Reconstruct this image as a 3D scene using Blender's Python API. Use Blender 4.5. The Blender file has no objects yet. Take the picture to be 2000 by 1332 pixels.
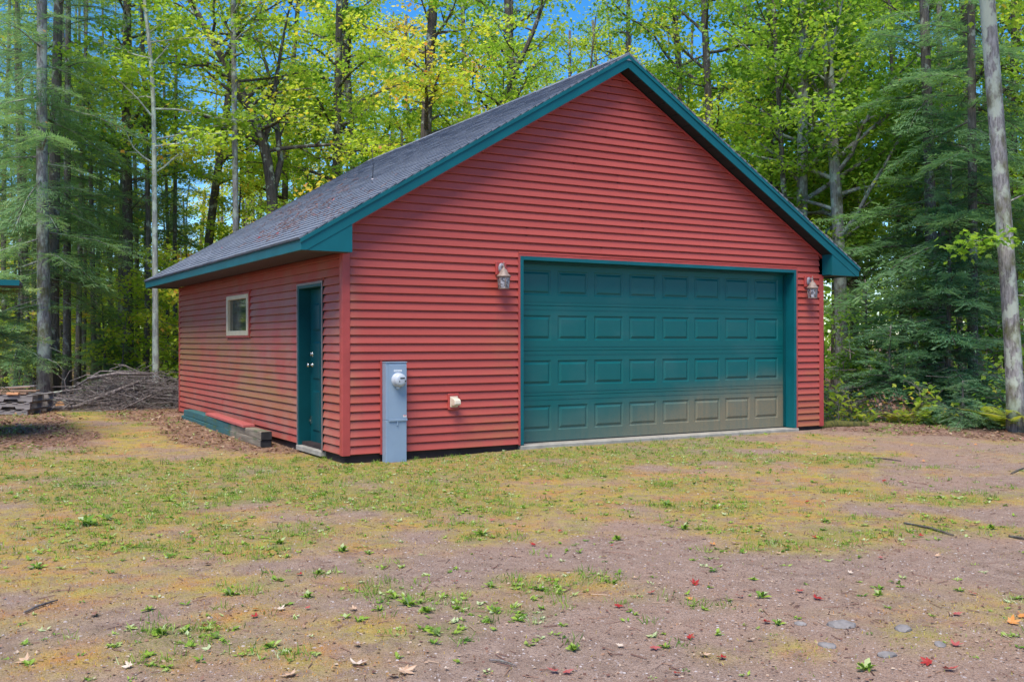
import bpy, bmesh, math, random
import numpy as np
from mathutils import Vector, Matrix

rng = np.random.default_rng(7)
random.seed(7)
S = bpy.context.scene
COL = S.collection
R = math.radians

# ------------------------------------------------------------------ camera
CAM = np.array([-4.2544, -11.1130, 1.4474])
YAW = 0.53457
FPX = 1928.7
cd = bpy.data.cameras.new('camera')
cam = bpy.data.objects.new('camera', cd)
COL.objects.link(cam)
cam.location = CAM
cam.rotation_euler = (math.pi/2 + 0.0006, 0.0011, -YAW)
cd.sensor_width = 36.0
cd.lens = FPX/2000*36.0
cd.clip_start = 0.1
cd.clip_end = 2000
S.camera = cam
S.render.resolution_x, S.render.resolution_y = 1024, 681

# ------------------------------------------------------------------ sky, sun, exposure
SUN_EL, SUN_AZ = R(62), R(231)       # azimuth clockwise from +Y: behind the camera, a little to the left
W = bpy.data.worlds.new('World')
S.world = W
W.use_nodes = True
wn = W.node_tree
wn.nodes.clear()
sky = wn.nodes.new('ShaderNodeTexSky')
sky.sky_type = 'NISHITA'
sky.sun_disc = False
sky.sun_elevation = SUN_EL
sky.sun_rotation = SUN_AZ
sky.air_density = 0.8
sky.dust_density = 0.3
sky.ozone_density = 1.8
bg = wn.nodes.new('ShaderNodeBackground')
bg.inputs['Strength'].default_value = 0.060
wo = wn.nodes.new('ShaderNodeOutputWorld')
hs = wn.nodes.new('ShaderNodeHueSaturation')
hs.inputs['Saturation'].default_value = 1.4
wn.links.new(sky.outputs[0], hs.inputs['Color'])
wn.links.new(hs.outputs[0], bg.inputs[0])
wn.links.new(bg.outputs[0], wo.inputs[0])
sd = bpy.data.lights.new('sun', 'SUN')
sd.energy = 1.5
sd.angle = R(36)
sd.color = (1.0, 0.93, 0.80)
sun = bpy.data.objects.new('sun', sd)
COL.objects.link(sun)
_to = Vector((math.sin(SUN_AZ)*math.cos(SUN_EL), math.cos(SUN_AZ)*math.cos(SUN_EL), math.sin(SUN_EL)))
sun.rotation_euler = _to.to_track_quat('Z', 'Y').to_euler()
S.view_settings.view_transform = 'Standard'
S.view_settings.look = 'None'
S.view_settings.gamma = 1.0
S.view_settings.use_curve_mapping = False
S.view_settings.exposure = 2.03
S.render.engine = 'CYCLES'
S.cycles.use_denoising = True
S.cycles.max_bounces = 9
S.cycles.diffuse_bounces = 6
S.cycles.glossy_bounces = 2
S.cycles.transmission_bounces = 6
S.cycles.transparent_max_bounces = 6
S.cycles.caustics_reflective = False
S.cycles.caustics_refractive = False

# ------------------------------------------------------------------ helpers
_fw = np.array([math.sin(YAW), math.cos(YAW), 0.0])
_rt = np.array([math.cos(YAW), -math.sin(YAW), 0.0])
def spot(px, depth):
    """ground position that stands at picture column px (of 2000) and that many metres away"""
    d = _fw + _rt*(px-1000)/FPX
    return CAM[0]+d[0]*depth, CAM[1]+d[1]*depth
def spot3(px, py, depth):
    x, y = spot(px, depth)
    return (x, y, CAM[2]+(665-py)/FPX*depth)
def gpt(px, py, z=0.0):
    """point of the ground seen at a picture position"""
    dep = FPX*(CAM[2]-z)/(py-664.8)
    x, y = spot(px, dep)
    return x, y

def tag(o, label=None, cat=None, group=None, kind=None):
    if label: o['label'] = label
    if cat: o['category'] = cat
    if group: o['group'] = group
    if kind: o['kind'] = kind
    return o
def empty(name, loc=(0, 0, 0), rz=0.0, label=None, cat=None, group=None):
    o = bpy.data.objects.new(name, None)
    COL.objects.link(o)
    o.location = loc
    o.rotation_euler = (0, 0, rz)
    o.empty_display_size = 0.2
    return tag(o, label, cat, group)
def link(name, me, mat=None, parent=None, loc=None):
    o = bpy.data.objects.new(name, me)
    COL.objects.link(o)
    if mat is not None and len(me.materials) == 0:
        me.materials.append(mat)
    if parent is not None: o.parent = parent
    if loc is not None: o.location = loc
    return o

class MB:
    """collects shapes and links them as ONE mesh"""
    def __init__(self): self.v = []; self.f = []; self.sm = []
    def add(self, v, f, smooth=False):
        b = len(self.v)
        self.v += [tuple(p) for p in v]
        self.f += [tuple(i+b for i in q) for q in f]
        self.sm += [smooth]*len(f)
        return self
    def box(self, x0, x1, y0, y1, z0, z1):
        v = [(x0,y0,z0),(x1,y0,z0),(x1,y1,z0),(x0,y1,z0),(x0,y0,z1),(x1,y0,z1),(x1,y1,z1),(x0,y1,z1)]
        return self.add(v, [(0,3,2,1),(4,5,6,7),(0,1,5,4),(1,2,6,5),(2,3,7,6),(3,0,4,7)])
    def prism(self, pts, axis, a, b):
        """extrude a 2D polygon along axis 'x','y' or 'z' from a to b"""
        def m(p, t):
            return (t,p[0],p[1]) if axis == 'x' else ((p[0],t,p[1]) if axis == 'y' else (p[0],p[1],t))
        n = len(pts)
        v = [m(p, a) for p in pts]+[m(p, b) for p in pts]
        f = [tuple(range(n)), tuple(range(2*n-1, n-1, -1))]
        f += [(i, i+n, (i+1) % n+n, (i+1) % n) for i in range(n)]
        return self.add(v, f)
    def tube(self, pts, rad, n=6, cap=True):
        pts = [Vector(p) for p in pts]
        b = []
        for i, p in enumerate(pts):
            t = (pts[min(i+1, len(pts)-1)]-pts[max(i-1, 0)])
            if t.length < 1e-9: t = Vector((0, 0, 1))
            t.normalize()
            a = t.cross(Vector((0.31, 0.87, 0.11)))
            if t.z > 0.8 or t.z < -0.8: a = t.cross(Vector((0, 1, 0)))
            a.normalize(); c = t.cross(a)
            r = rad[i] if hasattr(rad, '__len__') else rad
            for k in range(n):
                w = 2*math.pi*k/n
                b.append(p+(a*math.cos(w)+c*math.sin(w))*r)
        f = []
        for i in range(len(pts)-1):
            for k in range(n):
                k2 = (k+1) % n
                f.append((i*n+k, i*n+k2, (i+1)*n+k2, (i+1)*n+k))
        self.add(b, f, True)
        if cap:
            m = len(self.v)-len(b)
            self.f.append(tuple(m+k for k in range(n-1, -1, -1))); self.sm.append(False)
            e = m+(len(pts)-1)*n
            self.f.append(tuple(e+k for k in range(n))); self.sm.append(False)
        return self
    def lathe(self, prof, cx, cy, n=12, smooth=True, a0=0.0):
        """profile of (radius, z)"""
        v = [(cx+r*math.cos(a0+2*math.pi*k/n), cy+r*math.sin(a0+2*math.pi*k/n), z) for r, z in prof for k in range(n)]
        f = [(i*n+k, i*n+(k+1) % n, (i+1)*n+(k+1) % n, (i+1)*n+k) for i in range(len(prof)-1) for k in range(n)]
        f.append(tuple(range(n-1, -1, -1)))
        f.append(tuple((len(prof)-1)*n+k for k in range(n)))
        return self.add(v, f, smooth)
    def mesh(self, name):
        me = bpy.data.meshes.new(name)
        me.from_pydata(self.v, [], self.f)
        me.polygons.foreach_set('use_smooth', self.sm)
        me.update()
        return me
    def build(self, name, mat, parent=None, loc=None, bevel=0.0):
        me = self.mesh(name)
        o = link(name, me, mat, parent, loc)
        bm = bmesh.new(); bm.from_mesh(me)
        bmesh.ops.recalc_face_normals(bm, faces=bm.faces)
        if bevel > 0:
            bmesh.ops.bevel(bm, geom=[e for e in bm.edges if e.is_manifold and e.calc_face_angle(0) > 0.6], offset=bevel, segments=1, affect='EDGES', clamp_overlap=True)
        bm.to_mesh(me); bm.free()
        return o

def npmesh(name, verts, faces, attrs=None, smooth=False):
    """verts (N,3); faces list of int arrays each (M,k); attrs: name -> per-face floats in the same order"""
    me = bpy.data.meshes.new(name)
    verts = np.asarray(verts, np.float32)
    faces = [np.asarray(f, np.int32) for f in faces if len(f)]
    nl = sum(f.size for f in faces); nf = sum(len(f) for f in faces)
    me.vertices.add(len(verts)); me.vertices.foreach_set('co', verts.ravel())
    me.loops.add(nl); me.polygons.add(nf)
    me.loops.foreach_set('vertex_index', np.concatenate([f.ravel() for f in faces]))
    st = []; o = 0
    for f in faces:
        st.append(o+np.arange(len(f), dtype=np.int32)*f.shape[1]); o += f.size
    me.polygons.foreach_set('loop_start', np.concatenate(st))
    me.polygons.foreach_set('use_smooth', np.full(nf, smooth))
    me.update(calc_edges=True)
    for k, a in (attrs or {}).items():
        a = np.asarray(a, np.float32)
        t = me.attributes.new(k, 'FLOAT', 'POINT' if len(a) == len(verts) and len(a) != nf else 'FACE')
        t.data.foreach_set('value', a)
    return me

def rotm(yaw, pitch, roll):
    """N rotation matrices Rz(yaw) Rx(pitch) Ry(roll)"""
    cy, sy, cp, sp, cr, sr = np.cos(yaw), np.sin(yaw), np.cos(pitch), np.sin(pitch), np.cos(roll), np.sin(roll)
    z = np.zeros_like(cy); o = np.ones_like(cy)
    Z = np.stack([cy,-sy,z, sy,cy,z, z,z,o], -1).reshape(-1,3,3)
    X = np.stack([o,z,z, z,cp,-sp, z,sp,cp], -1).reshape(-1,3,3)
    Y = np.stack([cr,z,sr, z,o,z, -sr,z,cr], -1).reshape(-1,3,3)
    return Z@X@Y
def scatter(tv, tf, P, M, s, tint=None):
    """copies of a small template joined: returns verts, faces, tint per face"""
    tv = np.asarray(tv, float); n = len(P); V = len(tv)
    s = np.broadcast_to(np.asarray(s, float), (n,)) if np.ndim(s) < 2 else s
    if np.ndim(s) == 1: vv = np.einsum('nij,vj->nvi', M, tv)*s[:,None,None]
    else: vv = np.einsum('nij,nvj->nvi', M, tv[None]*s[:,None,:])
    vv = (vv+P[:,None,:]).reshape(-1,3)
    off = (np.arange(n)*V)[:,None,None]
    fs = [(np.asarray(f)[None]+off).reshape(-1, np.asarray(f).shape[1]) for f in tf]
    tt = None
    if tint is not None: tt = np.concatenate([np.repeat(tint, len(f)) for f in tf])
    return vv, fs, tt

def hashn(ix, iy, seed):
    h = (ix*374761393+iy*668265263+seed*1442695041) & 0x7fffffff
    h = ((h ^ (h >> 13))*1274126177) & 0x7fffffff
    return ((h ^ (h >> 16)) & 0xffff)/65535.0
def vnoise(x, y, seed=0):
    x = np.asarray(x, float); y = np.asarray(y, float)
    ix = np.floor(x).astype(np.int64); iy = np.floor(y).astype(np.int64)
    fx = x-ix; fy = y-iy
    fx = fx*fx*(3-2*fx); fy = fy*fy*(3-2*fy)
    a = hashn(ix,iy,seed); b = hashn(ix+1,iy,seed); c = hashn(ix,iy+1,seed); d = hashn(ix+1,iy+1,seed)
    return (a*(1-fx)+b*fx)*(1-fy)+(c*(1-fx)+d*fx)*fy
def fbm(x, y, sc, seed=0, oc=4):
    r = 0; a = 0.5; f = 1/sc; t = 0
    for i in range(oc):
        r = r+a*vnoise(np.asarray(x)*f+i*17.3, np.asarray(y)*f-i*9.1, seed+i); t += a; a *= .5; f *= 2.03
    return r/t
def sst(a, b, x):
    t = np.clip((x-a)/(b-a), 0, 1); return t*t*(3-2*t)

# ------------------------------------------------------------------ materials
def newmat(name):
    m = bpy.data.materials.new(name); m.use_nodes = True
    nt = m.node_tree; nt.nodes.clear()
    out = nt.nodes.new('ShaderNodeOutputMaterial')
    p = nt.nodes.new('ShaderNodeBsdfPrincipled')
    nt.links.new(p.outputs[0], out.inputs[0])
    return m, nt, p, out
class G:
    def __init__(s, nt): s.nt = nt
    def n(s, t, **k):
        x = s.nt.nodes.new(t)
        for a, b in k.items(): setattr(x, a, b)
        return x
    def l(s, a, b): s.nt.links.new(a, b)
    def pos(s): return s.n('ShaderNodeNewGeometry').outputs['Position']
    def obj(s): return s.n('ShaderNodeTexCoord').outputs['Object']
    def mapp(s, vec, scale):
        m = s.n('ShaderNodeMapping'); m.inputs['Scale'].default_value = scale; s.l(vec, m.inputs[0]); return m.outputs[0]
    def noise(s, vec, sc, det=4, rough=.55):
        x = s.n('ShaderNodeTexNoise'); x.inputs['Scale'].default_value = sc; x.inputs['Detail'].default_value = det
        x.inputs['Roughness'].default_value = rough; s.l(vec, x.inputs['Vector']); return x.outputs['Fac']
    def ramp(s, fac, stops):
        r = s.n('ShaderNodeValToRGB'); e = r.color_ramp.elements
        while len(e) < len(stops): e.new(0.5)
        for k, (p, c) in enumerate(stops):
            e[k].position = p; e[k].color = (*c, 1) if len(c) == 3 else c
        s.l(fac, r.inputs[0]); return r.outputs[0]
    def rng(s, v, a, b, c=0., d=1.):
        m = s.n('ShaderNodeMapRange'); m.interpolation_type = 'SMOOTHSTEP'
        for i, q in enumerate((a, b, c, d)): m.inputs[i+1].default_value = q
        s.l(v, m.inputs[0]); return m.outputs[0]
    def math(s, op, a, b=None):
        m = s.n('ShaderNodeMath'); m.operation = op
        for i, q in enumerate((a, b)):
            if q is None: continue
            if hasattr(q, 'links') or hasattr(q, 'is_linked'): s.l(q, m.inputs[i])
            else: m.inputs[i].default_value = q
        return m.outputs[0]
    def mix(s, fac, a, b, mode='MIX'):
        m = s.n('ShaderNodeMix'); m.data_type = 'RGBA'; m.blend_type = mode
        for i, q in ((0, fac), (6, a), (7, b)):
            if hasattr(q, 'is_linked'): s.l(q, m.inputs[i])
            elif i == 0: m.inputs[0].default_value = q
            else: m.inputs[i].default_value = (*q, 1)
        return m.outputs[2]
    def sep(s, v):
        x = s.n('ShaderNodeSeparateXYZ'); s.l(v, x.inputs[0]); return x.outputs
    def bump(s, h, st, dist, p):
        b = s.n('ShaderNodeBump'); b.inputs['Strength'].default_value = st; b.inputs['Distance'].default_value = dist
        s.l(h, b.inputs['Height']); s.l(b.outputs[0], p.inputs['Normal'])
    def attr(s, name):
        a = s.n('ShaderNodeAttribute'); a.attribute_name = name; return a.outputs['Fac']

def paint(name, col, rough=.5, var=.12, nsc=6., spec=.4, metal=0., bump=0.0):
    m, nt, p, o = newmat(name); g = G(nt)
    f = g.noise(g.pos(), nsc, 5)
    c = g.mix(g.rng(f, .3, .7), tuple(x*(1-var) for x in col), tuple(min(1, x*(1+var)) for x in col))
    g.l(c, p.inputs['Base Color'])
    p.inputs['Roughness'].default_value = rough
    p.inputs['Specular IOR Level'].default_value = spec
    p.inputs['Metallic'].default_value = metal
    if bump: g.bump(g.noise(g.pos(), nsc*12, 4), bump, .004, p)
    return m

Z0_, EX_ = .1013, .1019
# vinyl siding: brick red with an olive bloom of algae in drifts and a paler brown mottle on the left wall
def mat_siding():
    m, nt, p, o = newmat('red_vinyl'); g = G(nt)
    P = g.pos(); x = g.sep(P)
    base = g.mix(g.noise(g.mapp(P, (1.2,1.2,9)), 1.6, 4), (.385,.066,.049), (.465,.088,.065))
    oi = g.n('ShaderNodeObjectInfo')
    base = g.mix(.14, base, g.ramp(oi.outputs['Random'], [(0,(.23,.028,.026)),(1,(.58,.12,.105))]))
    # algae on the left wall (x~0): strong in a band 0.3-1.5 m up, and on the lower front by the big door
    side = g.rng(x[0], .30, -.005)
    alg = g.math('MULTIPLY', g.rng(g.noise(g.mapp(P, (.5,.4,1.1)), 1.0, 5, .6), .40, .66), g.math('MULTIPLY', g.rng(x[2], .15, .75), g.rng(x[2], 2.6, 1.2)))
    alg = g.math('MULTIPLY', alg, g.math('MULTIPLY', side, .85))
    fr = g.math('MULTIPLY', g.rng(x[0], 1.2, 2.3), g.rng(g.noise(g.mapp(P, (.9,.9,1.6)), 1.1, 5, .62), .44, .68))
    fr = g.math('MULTIPLY', fr, g.rng(x[2], 2.5, .5)); fr = g.math('MULTIPLY', fr, .42)
    rb = g.math('MULTIPLY', g.rng(x[0], 7.3, 7.6), g.rng(x[2], .9, .05)); rb = g.math('MULTIPLY', rb, .5)
    lap = g.math('FRACT', g.math('DIVIDE', g.math('SUBTRACT', x[2], Z0_), EX_))
    a = g.math('MAXIMUM', g.math('MAXIMUM', alg, fr), rb)
    a = g.math('MULTIPLY', a, g.math('ADD', g.math('MULTIPLY', g.rng(lap, .9, .0), .5), .62))
    a = g.math('MULTIPLY', a, g.rng(g.noise(P, 38, 3), .25, .6, .7, 1.0))
    c = g.mix(a, base, (.30,.18,.06))
    pale = g.math('MULTIPLY', side, g.rng(g.noise(P, 2.2, 6), .35, .75)); pale = g.math('MULTIPLY', pale, .62)
    c = g.mix(pale, c, (.37,.175,.125))
    drip = g.rng(g.noise(g.mapp(P, (14,14,.8)), 1.0, 3), .58, .8, 0, .22)
    c = g.mix(drip, c, (.24,.06,.05))
    g.l(c, p.inputs['Base Color'])
    p.inputs['Roughness'].default_value = .46
    p.inputs['Specular IOR Level'].default_value = .35
    g.bump(g.noise(g.mapp(P, (3,3,40)), 3.0, 3), .12, .004, p)
    return m
def mat_door():
    m, nt, p, o = newmat('teal_door_paint'); g = G(nt)
    P = g.pos(); x = g.sep(P)
    base = g.mix(g.noise(P, 3, 4), (.003,.098,.102), (.004,.114,.116))
    # road dust splashed on the bottom section, higher towards the right
    hgt = g.math('ADD', g.math('MULTIPLY', g.rng(x[0], 3.0, 7.4), .42), .34)
    n = g.math('MULTIPLY', g.math('SUBTRACT', g.noise(P, 2.2, 6, .65), .5), .35)
    z = g.math('ADD', g.math('SUBTRACT', x[2], hgt), n)
    d = g.math('MULTIPLY', g.rng(z, .34, -.34), g.math('ADD', g.math('MULTIPLY', g.rng(x[0], 2.6, 6.0), .68), .28))
    sp = g.math('MULTIPLY', g.rng(g.noise(P, 120, 3, .7), .35, .65, .55, 1.0), g.rng(g.noise(g.mapp(P, (10,1,.7)), 1.5, 4), .2, .6, .72, 1.0))
    d = g.math('MULTIPLY', d, sp)
    c = g.mix(d, base, (.27,.195,.115))
    film = g.rng(g.noise(g.mapp(P, (1,1,2.4)), 1.3, 5), .45, .8, 0, .10)
    c = g.mix(film, c, (.16,.22,.22))
    g.l(c, p.inputs['Base Color'])
    g.l(g.math('ADD', g.math('MULTIPLY', d, .35), .38), p.inputs['Roughness'])
    p.inputs['Specular IOR Level'].default_value = .28
    g.bump(g.noise(g.mapp(P, (2,2,60)), 4, 3), .25, .003, p)
    return m
def mat_shingle():
    m, nt, p, o = newmat('asphalt_shingle'); g = G(nt)
    P = g.pos(); oi = g.n('ShaderNodeObjectInfo')
    f = g.noise(P, 240, 2); l = g.noise(g.mapp(P, (.5,3.2,.5)), 1.4, 4)
    c = g.mix(f, (.115,.132,.178), (.24,.272,.345))
    c = g.mix(g.rng(l, .35, .7, 0, .45), c, (.07,.078,.09))
    r = g.n('ShaderNodeNewGeometry').outputs['Random Per Island']
    c = g.mix(.35, c, g.ramp(r, [(0,(.075,.083,.105)),(.5,(.165,.18,.21)),(1,(.28,.295,.335))]))
    g.l(c, p.inputs['Base Color']); p.inputs['Roughness'].default_value = .85
    g.bump(f, .5, .004, p)
    return m
def mat_leaf(name, stops, trans=.42, tr_gain=1.5, rough=.5, per_tree=False):
    m, nt, p, o = newmat(name); g = G(nt)
    oi = g.n('ShaderNodeObjectInfo')
    sh = g.n('ShaderNodeSeparateColor'); g.l(oi.outputs['Color'], sh.inputs[0])
    t = g.attr('tint')
    if per_tree: t = g.math('ADD', t, g.math('SUBTRACT', sh.outputs[0], .5))
    c = g.ramp(t, stops)
    g.l(c, p.inputs['Base Color']); p.inputs['Roughness'].default_value = rough
    p.inputs['Specular IOR Level'].default_value = .35
    tr = g.n('ShaderNodeBsdfTranslucent')
    g.l(g.mix(1.0, c, (tr_gain, tr_gain*1.04, tr_gain*.75), 'MULTIPLY'), tr.inputs[0])
    mx = g.n('ShaderNodeMixShader'); mx.inputs[0].default_value = trans
    g.l(p.outputs[0], mx.inputs[1]); g.l(tr.outputs[0], mx.inputs[2]); g.l(mx.outputs[0], o.inputs[0])
    return m
def mat_bark(name, dark, light, lichen=0.0, lcol=(.34,.37,.30), sc=1.0, moss=0.0):
    m, nt, p, o = newmat(name); g = G(nt)
    P = g.obj()
    f = g.noise(g.mapp(P, (9*sc,9*sc,1.6*sc)), 2.2, 6, .65)
    f2 = g.noise(g.mapp(P, (34*sc,34*sc,3.2*sc)), 1.6, 4, .7)
    f = g.math('ADD', g.math('MULTIPLY', f, .62), g.math('MULTIPLY', f2, .38))
    c = g.ramp(f, [(.38,dark),(.60,light)])
    if lichen > 0:
        l = g.rng(g.noise(g.mapp(P, (1,1,.7)), 5.5, 5, .6), .62-.25*lichen, .70-.2*lichen)
        c = g.mix(l, c, lcol)
    if moss > 0:
        l = g.rng(g.noise(g.mapp(P, (1,1,.6)), 2.3, 5, .6), .56-.1*moss, .66)
        c = g.mix(l, c, (.09,.085,.02))
    g.l(c, p.inputs['Base Color']); p.inputs['Roughness'].default_value = .9
    g.bump(f, .8, .03, p)
    return m
def mat_wood(name, a, b, rough=.75, along=(1,1,1)):
    m, nt, p, o = newmat(name); g = G(nt)
    f = g.noise(g.mapp(g.obj(), along), 3, 6, .65)
    g.l(g.ramp(f, [(.3,a),(.7,b)]), p.inputs['Base Color']); p.inputs['Roughness'].default_value = rough
    g.bump(f, .4, .006, p)
    return m

M = {}
M['red'] = mat_siding()
M['red_trim'] = paint('red_trim_vinyl', (.395,.060,.053), .45, .1)
M['teal'] = paint('teal_trim_paint', (.003,.105,.128), .45, .10, 2.5, .25)
M['teal_dark'] = paint('teal_door_dark_paint', (.003,.068,.080), .45, .12, 3, .25)
M['door'] = mat_door()
M['shingle'] = mat_shingle()
M['soffit'] = paint('dark_soffit', (.060,.052,.058), .6, .12)
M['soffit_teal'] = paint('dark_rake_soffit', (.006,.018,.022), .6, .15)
M['concrete'] = paint('concrete', (.33,.305,.27), .9, .16, 7, .2, 0, .4)
M['foundation'] = paint('foundation_dark', (.035,.022,.022), .9, .3, 4)
M['cream'] = paint('cream_frame', (.62,.54,.37), .5, .06)
M['brass'] = paint('steel_knob', (.62,.60,.56), .25, .05, 6, .5, 1.0)
M['meter'] = paint('grey_blue_steel', (.235,.315,.42), .42, .05, 3)
M['meter_white'] = paint('meter_plastic', (.44,.47,.53), .3, .04)
M['black'] = paint('black_print', (.02,.02,.025), .4, .1)
M['paper'] = paint('label_paper', (.75,.74,.72), .6, .03)
M['redprint'] = paint('red_print', (.55,.05,.06), .5, .05)
M['lamp'] = paint('weathered_copper', (.25,.185,.16), .55, .25, 30, .4)
M['lampgrey'] = paint('weathered_pewter', (.27,.25,.28), .45, .15, 30, .4, .2)
M['plastic'] = paint('ivory_plastic', (.62,.53,.42), .45, .08)
def mat_glass(name, col, rough):
    m, nt, p, o = newmat(name); g = G(nt)
    p.inputs['Base Color'].default_value = (*col, 1); p.inputs['Roughness'].default_value = rough
    p.inputs['Specular IOR Level'].default_value = .9
    return m
M['pane'] = mat_glass('dark_window_glass', (.03,.04,.034), .05)
def mat_seeded():
    m, nt, p, o = newmat('seeded_lamp_glass'); g = G(nt)
    f = g.noise(g.obj(), 34, 3)
    g.l(g.ramp(f, [(.4,(.07,.065,.08)),(.62,(.42,.41,.46))]), p.inputs['Base Color'])
    p.inputs['Roughness'].default_value = .15
    g.bump(f, .6, .01, p)
    return m
M['lampglass'] = mat_seeded()
LEAF_STOPS = [(0,(.06,.13,.025)),(.28,(.14,.26,.035)),(.50,(.28,.40,.045)),(.70,(.46,.49,.055)),(.86,(.64,.47,.06)),(1,(.64,.28,.09))]
M['leaf'] = mat_leaf('maple_leaf', LEAF_STOPS, .52, 1.8, .5, True)
M['needle'] = mat_leaf('hemlock_needle', [(0,(.055,.115,.055)),(.4,(.125,.24,.105)),(.7,(.23,.36,.14)),(.9,(.36,.40,.13)),(1,(.46,.26,.12))], .42, 1.6, .6, True)
M['needle_blue'] = mat_leaf('young_hemlock_needle', [(0,(.05,.11,.062)),(.4,(.115,.245,.135)),(.7,(.21,.36,.18)),(1,(.34,.44,.18))], .38, 1.4, .6, True)
M['weed'] = mat_leaf('weed_leaf', [(0,(.05,.12,.015)),(.4,(.15,.28,.03)),(.72,(.30,.42,.05)),(.86,(.36,.44,.14)),(1,(.48,.54,.30))], .3, 1.2, .5)
M['straw'] = mat_leaf('dry_moss', [(0,(.22,.30,.03)),(.35,(.46,.42,.06)),(.7,(.60,.36,.07)),(1,(.54,.24,.06))], .25, 1.2, .7)
M['fallen'] = mat_leaf('fallen_leaf', [(0,(.34,.022,.02)),(.25,(.44,.055,.045)),(.45,(.42,.17,.16)),(.6,(.62,.26,.06)),(.8,(.55,.36,.24)),(.9,(.72,.6,.5)),(1,(.26,.13,.09))], .2, 1.1, .5)
M['litter'] = mat_leaf('leaf_litter', [(0,(.10,.045,.035)),(.4,(.20,.10,.075)),(.7,(.30,.17,.11)),(1,(.48,.36,.27))], .15, 1.1, .7)
M['bark'] = mat_bark('dark_bark', (.035,.028,.024), (.12,.10,.085), .25)
M['bark_grey'] = mat_bark('grey_lichen_bark', (.12,.11,.105), (.34,.32,.31), .55, (.40,.44,.38), 1, .6)
M['bark_mottled'] = mat_bark('mottled_maple_bark', (.08,.072,.068), (.36,.335,.33), .6, (.42,.45,.37), 1.5, .9)
M['bark_spruce'] = mat_bark('spruce_bark', (.055,.048,.042), (.17,.15,.13), .25, (.33,.35,.30), 1.4)
M['bark_pale'] = mat_bark('pale_lichen_bark', (.26,.24,.21), (.55,.55,.47), .6, (.62,.66,.52), .8)
M['twig'] = mat_bark('dead_twig', (.060,.048,.044), (.235,.195,.19), .12)
M['log'] = mat_bark('log_bark', (.04,.034,.03), (.15,.125,.10), .3)
M['cut'] = mat_wood('fresh_cut_wood', (.42,.20,.08), (.66,.36,.16))
M['oldwood'] = mat_wood('grey_weathered_wood', (.13,.115,.115), (.34,.31,.31), .85, (1.5,12,12))
M['brownwood'] = mat_wood('brown_weathered_wood', (.16,.09,.06), (.36,.23,.16), .85, (1.5,12,12))
M['orangewood'] = mat_wood('orange_offcut_wood', (.58,.26,.13), (.74,.38,.20), .8, (1.5,12,12))
M['redboard'] = mat_wood('red_painted_board', (.36,.075,.07), (.47,.12,.11), .7, (10,1,10))
M['stone'] = paint('grey_stone', (.21,.19,.185), .85, .2, 18, .2, 0, .4)
def mat_timber():
    m, nt, p, o = newmat('mossy_teal_timber'); g = G(nt)
    P = g.obj()
    wood = g.ramp(g.noise(g.mapp(P, (14,1,14)), 2, 6), [(.3,(.10,.08,.06)),(.7,(.30,.25,.19))])
    y = g.sep(P)[1]
    k = g.math('ADD', y, g.math('MULTIPLY', g.math('SUBTRACT', g.noise(P, 3, 5), .5), 2.0))
    c = g.mix(g.rng(k, 1.2, 1.9), wood, g.mix(g.noise(P, 6, 5), (.012,.060,.070), (.04,.15,.16)))
    c = g.mix(g.rng(g.noise(P, 4, 6), .54, .66, 0, .7), c, (.05,.10,.035))
    g.l(c, p.inputs['Base Color']); p.inputs['Roughness'].default_value = .85
    g.bump(g.noise(g.mapp(P, (12,1,12)), 3, 5), .5, .01, p)
    return m
M['timber'] = mat_timber()
M['timber_end'] = paint('dark_timber_end', (.03,.03,.033), .9, .3, 12)  # even dark tone for the near end faces of the timbers

# ------------------------------------------------------------------ ground
def gz(x, y):
    x = np.asarray(x, float); y = np.asarray(y, float)
    h = .022*(fbm(x, y, 1.7, 5)-.5)*2*sst(.0, .8, np.hypot(np.maximum(np.maximum(-x, x-8.1), 0), np.maximum(-y, 0))+.25)
    h = h+.085*sst(1.5, 6.5, y)*sst(.9, .1, x)             # rises a little along the left wall
    h = h-.06*sst(-2, -6, x)*sst(2, 9, y)
    h = h+.038*np.exp(np.minimum(y, 0)/1.1)*sst(1.0, 3.0, x)*sst(.5, 0, y)
    # bank edge on the right: ground drops away into the wood
    e = (x-8.9)*.83+(y-.35)*.56
    h = h-1.0*sst(.5, 4.0, e)*sst(4, 7, x)
    h = h+.045*np.exp(-((e-.15)/.5)**2)*sst(7, 8.3, x)
    far = np.hypot(x-2, y)
    h = h+sst(22, 60, far)*1.6*(fbm(x, y, 26, 9)-.25)
    return h
PATCH = [gpt(a, b_)+(r,) for a, b_, r in [(170,1025,.55),(110,1020,.3),(235,1008,.35),(335,978,.38),(375,985,.3),(560,1040,.4),(610,1020,.35),(760,960,.7),(890,945,.8),(690,990,.5),(940,1045,.22),(900,1020,.3),(740,1150,.22),(790,1175,.28),(830,1205,.22),(860,1230,.2),(760,1195,.25),(1055,1150,.20),(1000,1205,.24),(960,1195,.22),(1430,985,.4),(1290,985,.4),(1330,1025,.3),(1560,905,.7),(1690,900,.7),(330,1240,.24),(380,1238,.25),(530,1262,.22),(100,1215,.3),(450,1160,.2),(610,1110,.2),(1340,930,.6),(1180,920,.8),(560,930,.7),(1640,1040,.25),(1780,1040,.25)]]
DRY = [gpt(a, b_)+(r,) for a, b_, r in [(60,1130,.55),(200,1150,.45),(330,1120,.45),(20,1190,.45),(620,1265,.42),(690,1232,.32),(480,1205,.32),(400,1140,.45),(1600,1260,.26),(1750,1222,.4),(1850,1180,.45),(1500,1000,.5),(1650,990,.45),(1560,1060,.4),(250,1050,.7),(60,1060,.8),(1180,1150,.22),(1090,1130,.25),(640,1310,.3),(130,1290,.3),(1420,1040,.5),(1780,1000,.6)]]
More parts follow.
